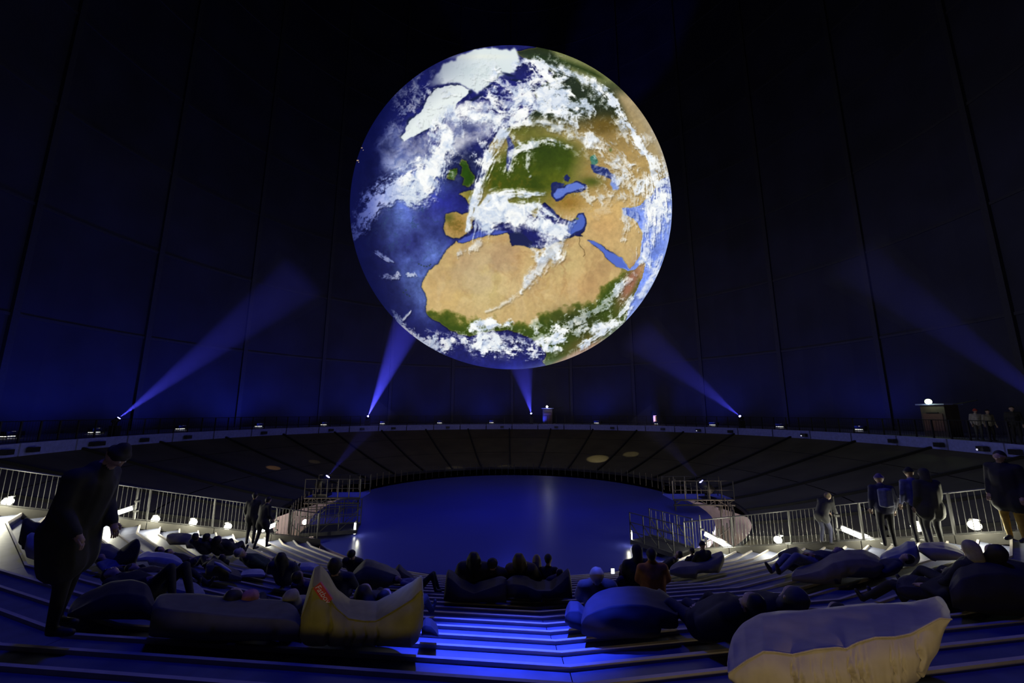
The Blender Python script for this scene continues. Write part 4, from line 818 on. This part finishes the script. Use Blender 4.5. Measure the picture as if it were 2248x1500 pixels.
# ================================================================= people
def capsule(mb, p0, r0, p1, r1, n=10):
    p0 = Vector(p0); p1 = Vector(p1); d = p1-p0; L = d.length
    if L < 1e-5: d = Vector((0, 0, 1)); p1 = p0+d*1e-4
    d = d.normalized(); u = Vector((0, 0, 1)) if abs(d.z) < .9 else Vector((1, 0, 0)); a = d.cross(u).normalized(); b = a.cross(d)
    rings = []
    for c, r, ths in ((p0, r0, (-1.35, -.9, -.45, 0)), (p1, r1, (0, .45, .9, 1.35))):
        for th in ths: rings.append((c+d*r*math.sin(th), r*math.cos(th)))
    vs = [c+(a*math.cos(2*math.pi*k/n)+b*math.sin(2*math.pi*k/n))*r for c, r in rings for k in range(n)]
    fs = [tuple(range(n-1, -1, -1)), tuple(range((len(rings)-1)*n, len(rings)*n))]
    for i in range(len(rings)-1):
        for k in range(n): fs.append((i*n+k, i*n+(k+1) % n, (i+1)*n+(k+1) % n, (i+1)*n+k))
    mb.add(vs, fs)
_dg = None
def blob(name, prims, voxel, mats, parent, extra=None):
    """one continuous skin over tapered limbs; each face takes the material of the nearest limb. prims: (p0, r0, p1, r1, matkey)"""
    mb = MB()
    for p in prims: capsule(mb, *p[:4])
    me = bpy.data.meshes.new(name); o0 = Vector(parent.location)
    me.from_pydata([tuple(Vector(v)-o0) for v in mb.v], [], mb.f); o = bpy.data.objects.new(name, me); C.objects.link(o)
    bm = bmesh.new(); bm.from_mesh(me); bmesh.ops.recalc_face_normals(bm, faces=bm.faces); bm.to_mesh(me); bm.free()
    m = o.modifiers.new('r', 'REMESH'); m.mode = 'VOXEL'; m.voxel_size = voxel; s = o.modifiers.new('s', 'SMOOTH'); s.iterations = 3; s.factor = .5
    dg = bpy.context.evaluated_depsgraph_get(); me2 = bpy.data.meshes.new_from_object(o.evaluated_get(dg)); o.modifiers.clear(); o.data = me2; bpy.data.meshes.remove(me); me2.name = name
    me2.materials.clear(); keys = list(dict.fromkeys(p[4] for p in prims))
    for k in keys: me2.materials.append(mats[k])
    nf = len(me2.polygons); cen = np.empty(nf*3, np.float32); me2.polygons.foreach_get('center', cen); cen = cen.reshape(-1, 3)+np.array(o0)
    best = np.full(nf, 1e9); idx = np.zeros(nf, np.int32)
    for p0, r0, p1, r1, k in prims:
        a = np.array(p0); ab = np.array(p1)-a; L = max(1e-9, ab@ab); t = np.clip((cen-a)@ab/L, 0, 1); dd = np.linalg.norm(cen-a-t[:, None]*ab, axis=1)-(r0+(r1-r0)*t)
        if k == 'skin': dd -= .006
        q = dd < best; best[q] = dd[q]; idx[q] = keys.index(k)
    me2.polygons.foreach_set('material_index', idx); me2.polygons.foreach_set('use_smooth', [True]*nf)
    if extra:
        bm = bmesh.new(); bm.from_mesh(me2); e = MB()
        for p in extra: capsule(e, *p[:4], n=6)
        t = bpy.data.meshes.new('t'); t.from_pydata([tuple(Vector(v)-o0) for v in e.v], [], e.f); t.polygons.foreach_set('material_index', [keys.index('skin')]*len(t.polygons)); t.polygons.foreach_set('use_smooth', [True]*len(t.polygons))
        bm.from_mesh(t); bm.to_mesh(me2); bm.free(); bpy.data.meshes.remove(t)
    o.parent = parent; return o
SK = M('skin', (.30, .20, .15), .6, 0, .05); HR = M('dark_hair', (.008, .006, .005), .7); BL = M('blonde_hair', (.16, .12, .06), .7); SH = M('shoes', (.01, .01, .01), .6)
def cloth(n, c): return M(n+'_cloth', c, .85, 0, .2, 14)
CB = cloth('black', (.010, .010, .012)); CN = cloth('navy', (.02, .022, .05)); CG = cloth('dark_green', (.012, .03, .018)); CO = cloth('orange', (.36, .13, .02)); CGR = cloth('grey', (.06, .06, .06)); CBR = cloth('brown', (.05, .035, .02))
CBL = cloth('blue', (.08, .09, .20)); CW = cloth('pale', (.30, .28, .26)); CP = cloth('pink', (.3, .12, .16)); CWH = cloth('cream', (.22, .2, .15)); CY_ = cloth('ochre', (.30, .2, .03)); CR = cloth('red', (.3, .03, .02))
POSE = {
 'stand': dict(pel=(0, 0, .95), che=(0, .01, 1.27), nec=(0, .02, 1.5), hea=(0, .05, 1.63), sh=(.19, .01, 1.42), el=(.25, -.01, 1.14), wr=(.24, .1, .9), hip=(.09, 0, .93), kn=(.10, .03, .50), an=(.10, -.01, .09), step=.0),
 'walk': dict(pel=(0, 0, .93), che=(0, .05, 1.25), nec=(0, .09, 1.47), hea=(0, .15, 1.59), sh=(.18, .06, 1.40), el=(.23, .04, 1.12), wr=(.2, .2, .95), hip=(.09, 0, .91), kn=(.10, .06, .50), an=(.10, 0, .09), step=.16),
 'stoop': dict(pel=(0, -.03, .95), che=(0, .06, 1.28), nec=(0, .14, 1.50), hea=(0, .26, 1.60), sh=(.19, .08, 1.42), el=(.24, .06, 1.14), wr=(.20, .18, .93), hip=(.09, -.03, .93), kn=(.10, .0, .50), an=(.10, -.03, .09), step=.07),
 'bend': dict(pel=(0, -.08, .90), che=(0, .10, 1.17), nec=(0, .22, 1.36), hea=(0, .32, 1.44), sh=(.18, .18, 1.30), el=(.22, .26, 1.02), wr=(.15, .42, .92), hip=(.09, -.08, .88), kn=(.10, .06, .49), an=(.10, 0, .09), step=.06),
 'sit': dict(pel=(0, 0, .22), che=(0, -.14, .52), nec=(0, -.18, .74), hea=(0, -.15, .88), sh=(.19, -.16, .66), el=(.27, .0, .46), wr=(.16, .22, .40), hip=(.10, .02, .20), kn=(.17, .46, .42), an=(.14, .80, .06), step=.06),
 'recline': dict(pel=(0, 0, .2), che=(0, -.28, .38), nec=(0, -.48, .52), hea=(0, -.58, .62), sh=(.19, -.42, .46), el=(.27, -.2, .32), wr=(.12, .02, .36), hip=(.10, .02, .18), kn=(.13, .46, .34), an=(.13, .88, .06), step=.04),
 'low': dict(pel=(0, 0, .17), che=(0, -.30, .28), nec=(0, -.51, .37), hea=(0, -.62, .44), sh=(.19, -.45, .32), el=(.27, -.22, .2), wr=(.12, .0, .3), hip=(.10, .02, .15), kn=(.13, .42, .33), an=(.13, .78, .07), step=.04),
 'lie': dict(pel=(0, 0, .16), che=(0, -.32, .2), nec=(0, -.55, .22), hea=(0, -.68, .26), sh=(.19, -.48, .2), el=(.26, -.24, .16), wr=(.10, -.02, .28), hip=(.10, .02, .14), kn=(.12, .42, .32), an=(.12, .82, .08), step=.03),
 'kneeup': dict(pel=(0, 0, .16), che=(0, -.32, .22), nec=(0, -.55, .26), hea=(0, -.68, .30), sh=(.19, -.48, .22), el=(.26, -.24, .2), wr=(.10, -.02, .3), hip=(.10, .02, .14), kn=(.12, .36, .50), an=(.12, .5, .06), step=.03),
}
PEOPLE = []
def person(label, pose, base, yaw=0., s=1., top=CB, pants=CB, hat=None, hair=HR, long=False, voxel=.024, tilt=(0, 0, 0), coat=0., group=None, hood=None, bulk=1., arms=None, headturn=0., shear=False):
    """base: ground point under the pelvis or feet; yaw 0 faces away from the camera (+y)"""
    K = POSE[pose]; R3 = Matrix.Rotation(yaw, 3, 'Z')@Matrix.Rotation(tilt[0], 3, 'X')@Matrix.Rotation(tilt[1], 3, 'Y'); base = Vector(base)
    dh = (Vector((0, CY, 0))-base); dh.z = 0; dh.normalize()
    def W(v):
        q = R3@(Vector(v)*s)
        if shear: q.z -= .3*(q.x*dh.x+q.y*dh.y)
        return base+q
    mir = lambda v, sd: (v[0]*sd, v[1], v[2])
    pr = []; ex = []
    def add(a, ra, b, rb, k): pr.append((W(a), ra*s, W(b), rb*s, k))
    pel, che, nec, hea = [Vector(K[k]) for k in ('pel', 'che', 'nec', 'hea')]
    add(pel, .135*bulk, che, .145*bulk, 'top'); add(che, .145*bulk, nec-(nec-che)*.25, .09*bulk, 'top')
    add(nec-(nec-che)*.2, .058, nec+(hea-nec)*.4, .052, 'skin')
    hf = Vector((math.sin(headturn), math.cos(headturn), 0)); ud = (hea-nec).normalized(); fw = (hf-ud*hf.dot(ud)).normalized() if pose not in ('lie',) else Vector((0, .35, 1)).normalized()
    if pose == 'kneeup': fw = Vector((0, .3, 1)).normalized()
    add(hea+ud*.025-fw*.012, .092, hea+ud*.012+fw*.01, .088, 'skin'); add(hea-ud*.03+fw*.03, .062, hea-ud*.065+fw*.045, .045, 'skin')
    add(hea+fw*.09+ud*.01, .014, hea+fw*.108-ud*.015, .017, 'skin')
    sd_ = ud.cross(fw).normalized()
    for q in (-1, 1):
        add(hea+sd_*.088*q+ud*.015, .018, hea+sd_*.09*q-ud*.02, .014, 'skin')
    for q in (-1, 1):
        ph = K['step']*q
        sh, el, wr, hip, kn, an = [Vector(mir(K[k], q)) for k in ('sh', 'el', 'wr', 'hip', 'kn', 'an')]
        if arms and q in arms: el, wr = Vector(arms[q][0]), Vector(arms[q][1])
        add(che*.5+nec*.5, .09*bulk, sh, .07*bulk, 'top'); add(sh, .068*bulk, el, .052*bulk, 'top'); add(el, .052*bulk, wr, .036*bulk, 'top')
        add(pel+(hip-pel)*.6, .12*bulk, che+(sh-che)*.35, .12*bulk, 'top')
        if pose in ('stand', 'walk', 'bend', 'stoop'): kn.y += ph*.6+.02; an.y += ph
        else: kn.z -= abs(ph)*.5*(q > 0); an.y -= ph
        add(hip, .098, kn, .068, 'pants'); add(kn, .066, an, .044, 'pants')
        if coat: add(pel+(hip-pel)*.9, .13*bulk, hip+(kn-hip)*coat, .125*bulk, 'top')
        fd = Vector((0, 1, 0)) if pose in ('stand', 'walk', 'bend', 'stoop') else Vector((q*.2, .35, .9)).normalized() if pose != 'kneeup' else Vector((0, 1, 0))
        add(an-Vector((0, 0, .03)) if pose in ('stand', 'walk', 'bend', 'stoop') else an, .045, an+fd*.17-Vector((0, 0, .05))*(pose in ('stand', 'walk', 'bend', 'stoop')), .036, 'shoe')
        wd = (wr-el).normalized(); sdv = wd.cross(Vector((0, 0, 1))).normalized() if abs(wd.z) < .95 else Vector((1, 0, 0)); dn = wd.cross(sdv)
        add(wr, .03, wr+wd*.085, .036, 'skin')
        for f in range(4):
            o_ = sdv*(-.027+.018*f); b0 = wr+wd*.09+o_; b1 = b0+wd*(.038+.006*(f in (1, 2)))+dn*.006; b2 = b1+wd*.026+dn*.02
            ex += [(W(b0-wd*.02), .0092*s, W(b1), .0085*s), (W(b1), .0085*s, W(b2), .007*s)]
        tb_ = wr+wd*.03-sdv*.036; ex += [(W(tb_), .011*s, W(tb_+wd*.035-sdv*.022), .0095*s), (W(tb_+wd*.035-sdv*.022), .0095*s, W(tb_+wd*.065-sdv*.018+dn*.01), .008*s)]
    root = empty('person', tuple(base)); tag(root, label, 'person', group)
    blob('body', pr, voxel*s if s < 1 else voxel, dict(top=top, pants=pants, skin=SK, shoe=SH), root, ex)
    for q in (-1, 1): MB().ball(W(hea+fw*.083+sd_*.032*q+ud*.018), .011*s, 8, 5).build('eye', M('eye', (.5, .5, .5), .3), root, True)
    mt = dict(h=hat or hair, f=hood or hair); hp = []
    def ah(a, ra, b, rb, k='h'): hp.append((W(a), ra*s, W(b), rb*s, k))
    if hood:
        ah(hea+ud*.03-fw*.03, .108, hea-ud*.03-fw*.035, .10, 'f'); ah(hea-ud*.03-fw*.05, .09, nec-fw*.03, .1, 'f')
        blob('hood', hp, .022, mt, root)
    elif hat:
        ah(hea+ud*.055-fw*.012, .098, hea+ud*.085-fw*.02, .075)
        for q in (-1, 1): ah(hea+ud*.045+sd_*.05*q-fw*.02, .06, hea+ud*.045+sd_*.05*q+fw*.03, .055)
        blob('hat', hp, .022, mt, root)
        MB().tube(W(hea+ud*.03-fw*.008), W(hea+ud*.06-fw*.01), .104*s, .1*s, n=20).build('hat_brim', hat, root, True)
        if long:
            hp = []; ah(hea-fw*.06, .07, nec-fw*.07, .08, 'f'); ah(nec-fw*.07, .075, nec-fw*.11-ud*.16, .05, 'f'); blob('hair', hp, .024, mt, root)
    else:
        ah(hea+ud*.04-fw*.03, .093, hea+ud*.02-fw*.045, .088)
        ah(hea-ud*.03-fw*.05, .07, hea+ud*.05-fw*.03, .085)
        for q in (-1, 1): ah(hea+ud*.03+sd_*.05*q-fw*.03, .055, hea+ud*.06+sd_*.03*q+fw*.01, .05)
        if long:
            ah(hea-fw*.05, .085, nec-fw*.05, .095); ah(nec-fw*.06, .09, nec-fw*.1-ud*.2, .055)
            for q in (-1, 1): ah(hea+sd_*.07*q-fw*.03, .05, nec+sd_*.09*q-fw*.02-ud*.05, .045)
        blob('hair', hp, .022, mt, root)
    PEOPLE.append(root); return root
def at_head(px, py, pose, yaw=0, s=1., d=None, sink=0.):
    """ground point so that the head shows at px, py"""
    h = Vector(POSE[pose]['hea'])*s; h = Matrix.Rotation(yaw, 3, 'Z')@h
    if d is None: p = ghit(px, py, h.z)
    else: p = P(px, py, d)
    return p-h
def at_feet(px, py, z=None, d=None):
    p = ghit(px, py) if d is None else P(px, py, d)
    p.z = ground(p.x, p.y) if z is None else z
    return p
def put(label, pose, px, py, yaw=0, s=1., d=None, **k): return person(label, pose, at_head(px, py, pose, yaw, s, d), yaw, s, **k)
PI = math.pi
# --- standing
f = at_feet(112, 1388)
person('tall standing man in a long black coat and dark cap, bowing his head', 'stoop', P(122, 1390, 4.5), -PI/2+.12, 1.08, CB, CB, hat=CB, coat=.68, bulk=1.42, voxel=.02)
b = at_feet(548, 1192); person('left one of the two dark figures standing on white-lit steps behind the left crowd', 'stand', b, .2, 1., CB, CB, coat=.2, bulk=1.1)
b = at_feet(571, 1202); person('right one of the two dark figures standing on white-lit steps behind the left crowd', 'walk', b, -.3, .98, CB, CB, coat=.4, bulk=1.1)
b = at_feet(1815, 1198); person('visitor with pale headphones leaning forward beside the right railing', 'bend', b, -PI/2+.3, .95, CB, CN, bulk=1.15, coat=.2, hair=BL)
b = at_feet(1955, 1205); person('visitor in a blue backpack and purple beanie standing by the right railing', 'stand', b, -.4, 1.04, CN, CB, hat=cloth('purple', (.10, .07, .16)), bulk=1.25)
bp = MB(); q = b+Vector((-.12, -.22, 1.28)); bp.box(q, (.34, .2, .46), .4); bpk = bp.build('backpack', CBL); tag(bpk, 'blue backpack worn by the visitor in the purple beanie', 'backpack')
bv = bpk.modifiers.new('b', 'BEVEL'); bv.width = .05; bv.segments = 3
b = at_feet(2025, 1196); person('visitor in a blue jacket, left one of the couple at the right railing', 'stand', b, -.2, 1.06, CBL, CB, bulk=1.1, hat=CB)
b = at_feet(2058, 1200); person('visitor in a dark hooded parka, right one of the couple at the right railing', 'stand', b, -.1, 1.09, cloth('dark_parka', (.03, .03, .022)), CGR, hood=cloth('dark_parka', (.03, .03, .022)), coat=.35, bulk=1.4, arms={1: ((.30, .1, 1.16), (.36, .2, .98))})
b = at_feet(2236, 1192); person('person in a black coat with ochre edge cut off by the right picture edge', 'stand', b, PI*.6, 1.12, CB, CY_, bulk=1.35, coat=.5)
for px, lab, t_, yw, s_ in ((2146, 'person in a pale grey jacket and red hat behind the gallery railing at the right', CW, 2.6, .98), (2172, 'person in a pale top and dark coat behind the gallery railing at the right', CWH, 2.9, .96), (2228, 'person in black on the gallery nearest the right picture edge', CB, 2.4, 1.05)):
    p = ring_hit(px, 26.3 if px < 2200 else 25.7); p.z = DECK; person(lab, 'stand', p, yw, s_, t_, CGR if px < 2160 else CB, hat=CR if px == 2146 else None, bulk=1.1)
# --- seated and lying, from the left
A = [
 ('person lying on their back with raised knee on the flat blue-lit bag', 'kneeup', 246, 1254, 1305, -PI/2-.1, 1.08, dict(top=CB, pants=CB, bulk=1.15)),
 ('person in a blue-lit jacket lying beside the pointed black bag', 'recline', 222, 1222, 1250, -PI/2, .9, dict(top=CBL, pants=CB)),
 ('person lying behind the one on the flat bag, face up, with pale scarf', 'lie', 292, 1244, 1275, -PI/2, 1., dict(top=CBR, pants=CB, hat=CBR)),
 ('person in a blue coat lying in the middle of the left crowd', 'recline', 352, 1204, 1228, -PI/2+.3, 1., dict(top=CBL, pants=CN)),
 ('person with dark bun beside the one in the blue coat', 'recline', 372, 1210, 1232, -1.2, .9, dict(top=CB, pants=CB)),
 ('dark figure sitting upright, left of three backs in the left crowd', 'sit', 430, 1176, 1225, .1, 1., dict(top=CN, pants=CB, bulk=1.2)),
 ('dark figure sitting upright, middle of three backs in the left crowd', 'sit', 455, 1178, 1226, -.1, 1.05, dict(top=CB, pants=CB, bulk=1.2, hat=CB)),
 ('dark figure sitting upright, right of three backs in the left crowd', 'sit', 478, 1184, 1228, .2, 1., dict(top=CB, pants=CB, bulk=1.2)),
 ('person with dark hair turning aside, in front of the three dark backs', 'sit', 487, 1222, 1262, .9, .95, dict(top=CB, pants=CB)),
 ('person in a striped white beanie lying in a dark green coat', 'recline', 528, 1212, 1258, -.5, 1., dict(top=CG, pants=CG, hat=CW, bulk=1.15)),
 ('woman with thick long dark hair sitting on the steps left of the olive bag', 'sit', 618, 1222, 1300, .3, 1.05, dict(top=CN, pants=CB, long=True, bulk=1.2)),
 ('person in pale hooded top seen from behind, leaning on the low olive bag', 'recline', 642, 1304, 1385, .1, .95, dict(top=CWH, pants=CB, hood=CWH)),
 ('person with dark hair leaning on the low olive bag', 'recline', 514, 1306, 1385, .4, 1.35, dict(top=CBR, pants=CB, bulk=1., long=True)),
 ('child in a pink hat beside the dark-haired one on the low olive bag', 'sit', 550, 1306, 1385, .6, 1.05, dict(top=CP, pants=CN, hat=CP)),
 ('person in a purple top half hidden behind the olive pointed corner', 'sit', 655, 1262, 1345, -.2, .95, dict(top=cloth('plum', (.06, .04, .10)), pants=CB)),
 ('person with short dark hair sitting behind the red-tagged bag', 'sit', 736, 1236, 1345, .3, 1.05, dict(top=CN, pants=CB)),
 ('person in a dark hat sitting lowest on the left steps against the stage', 'sit', 772, 1216, 1275, .1, 1., dict(top=CB, pants=CB, hat=CB, bulk=1.25)),
 ('adult with dark hair sunk deep into the red-tagged bag', 'recline', 800, 1296, 1385, 0, 1.3, dict(top=CB, pants=CB, bulk=1.1, long=True)),
 ('person in brown sunk into the red-tagged bag, nearest the camera', 'recline', 775, 1322, 1385, .3, 1.15, dict(top=cloth('rust', (.10, .03, .02)), pants=CB)),
 ('person in dark green sitting right in the red-tagged bag', 'recline', 846, 1304, 1380, -.2, 1.15, dict(top=CG, pants=CB)),
 ('person lying with knees raised near the foot of the steps', 'kneeup', 872, 1270, 1292, -PI/2, .95, dict(top=CBL, pants=CG)),
 ('woman with long dark hair, leftmost sitter in the centre group', 'sit', 1040, 1222, 1312, .1, 1.2, dict(top=CB, pants=CB, long=True, bulk=1.45)),
 ('person in a small flat hat, second from the left in the centre group', 'sit', 1081, 1236, 1312, 0, 1.12, dict(top=CB, pants=CB, hat=CB, bulk=1.5)),
 ('woman with long brown hair, middle of the centre group', 'sit', 1140, 1224, 1312, -.2, 1.2, dict(top=CBR, pants=CB, long=True, bulk=1.4, hair=M('brown_hair', (.03, .018, .008), .7))),
 ('blonde child sitting right of the middle woman in the centre group', 'sit', 1178, 1226, 1306, 0, .8, dict(top=CGR, pants=CB, hair=BL, long=True)),
 ('dark-haired rightmost sitter in the centre group', 'sit', 1204, 1226, 1306, -.5, 1.1, dict(top=CB, pants=CN)),
 ('person lying back with hand raised at the right of the centre group', 'recline', 1228, 1254, 1312, .4, .9, dict(top=CN, pants=CBL, bulk=1.2)),
 ('blonde person in a dark coat sitting right of the bright blue steps', 'sit', 1310, 1258, 1370, -.2, 1., dict(top=CBR, pants=CB, hair=BL, bulk=1.3)),
 ('person facing a small bright phone right of the blonde one', 'sit', 1366, 1246, 1320, .9, .85, dict(top=CN, pants=CB, hair=BL)),
 ('dark figure with broad back between the phone and the orange jacket', 'sit', 1398, 1208, 1320, -.1, 1.05, dict(top=CB, pants=CB, bulk=1.45, hood=CB)),
 ('person in an orange jacket seen from behind, right of the centre', 'sit', 1430, 1216, 1330, -.3, 1.08, dict(top=CO, pants=CB, bulk=1.4)),
 ('person in a brimmed hat sitting against the white glare on the right', 'sit', 1542, 1196, 1262, .1, 1., dict(top=CB, pants=CB, hat=CB, bulk=1.15)),
 ('person with bare dark head left of the brimmed hat', 'sit', 1519, 1208, 1262, .2, .9, dict(top=CB, pants=CB)),
 ('dark figure lying left of the pair in front of the white glare', 'recline', 1490, 1214, 1262, .8, .9, dict(top=CB, pants=CN)),
 ('person lying in blue jeans behind the lumpy grey bag', 'lie', 1840, 1208, 1256, PI/2+.2, 1., dict(top=CN, pants=CBL)),
 ('person in a dark coat lying below the standing couple', 'recline', 1990, 1222, 1262, .9, 1.05, dict(top=CN, pants=CB, bulk=1.2)),
 ('person in a round pale hood near the right edge', 'sit', 2128, 1202, 1335, .1, 1.1, dict(top=CB, pants=CB, hood=CWH, bulk=1.3)),
 ('person with big dark hair near the right edge, right of the pale hood', 'sit', 2182, 1210, 1335, -.2, 1.1, dict(top=CB, pants=CB, long=True, bulk=1.35)),
 ('dark figure reclining on the big black bag at the right edge', 'recline', 2150, 1262, 1330, .6, 1.1, dict(top=CB, pants=CB, bulk=1.3)),
 ('person in a tall pale hood leaning behind the large beige bag', 'recline', 1740, 1304, 1420, .2, 1.1, dict(top=CB, pants=CB, hood=CGR, bulk=1.25)),
 ('person in dark beanie with pale rim right behind the large beige bag', 'recline', 1836, 1334, 1425, .1, .95, dict(top=CB, pants=CB, hood=CB)),
 ('bulky dark figure with raised knees left of the large beige bag', 'recline', 1650, 1316, 1425, .35, 1.2, dict(top=CB, pants=CN, bulk=1.5)),
]
for lab, pose, px, py, yb, yaw, s, k in A:
    d = gd(px, yb); hp = P(px, py, d); ha = hp.z-slope(hp.x, hp.y); hh_ = ha/s
    if pose != 'kneeup': pose = 'sit' if hh_ > .66 else 'recline' if hh_ > .50 else 'low' if pose != 'lie' else 'lie'
    h = Matrix.Rotation(yaw, 3, 'Z')@Vector(POSE[pose]['hea']); hz = ha/h.z
    s2 = max(s*.82, min(s*1.12, hz)); bx, by = hp.x-h.x*s2, hp.y-h.y*s2
    person(lab, pose, (bx, by, slope(bx, by)-.03+(max(-.2, min(.25, ha-h.z*s2)))), yaw, s2, voxel=.026 if py > 1240 else .03, shear=True, **k)
# phone in the hand of one sitter
ph = P(1345, 1254, 7.7)
r = empty('phone', tuple(ph)); tag(r, 'small bright phone held up by a sitter right of the centre', 'phone'); MB().box(ph, (.07, .012, .10)).build('case', m_black, r); MB().box(ph-Vector((0, .008, 0)), (.06, .003, .085)).build('screen', M('phone_screen', (1, 1, 1), emit=(.8, .88, 1), es=3), r)
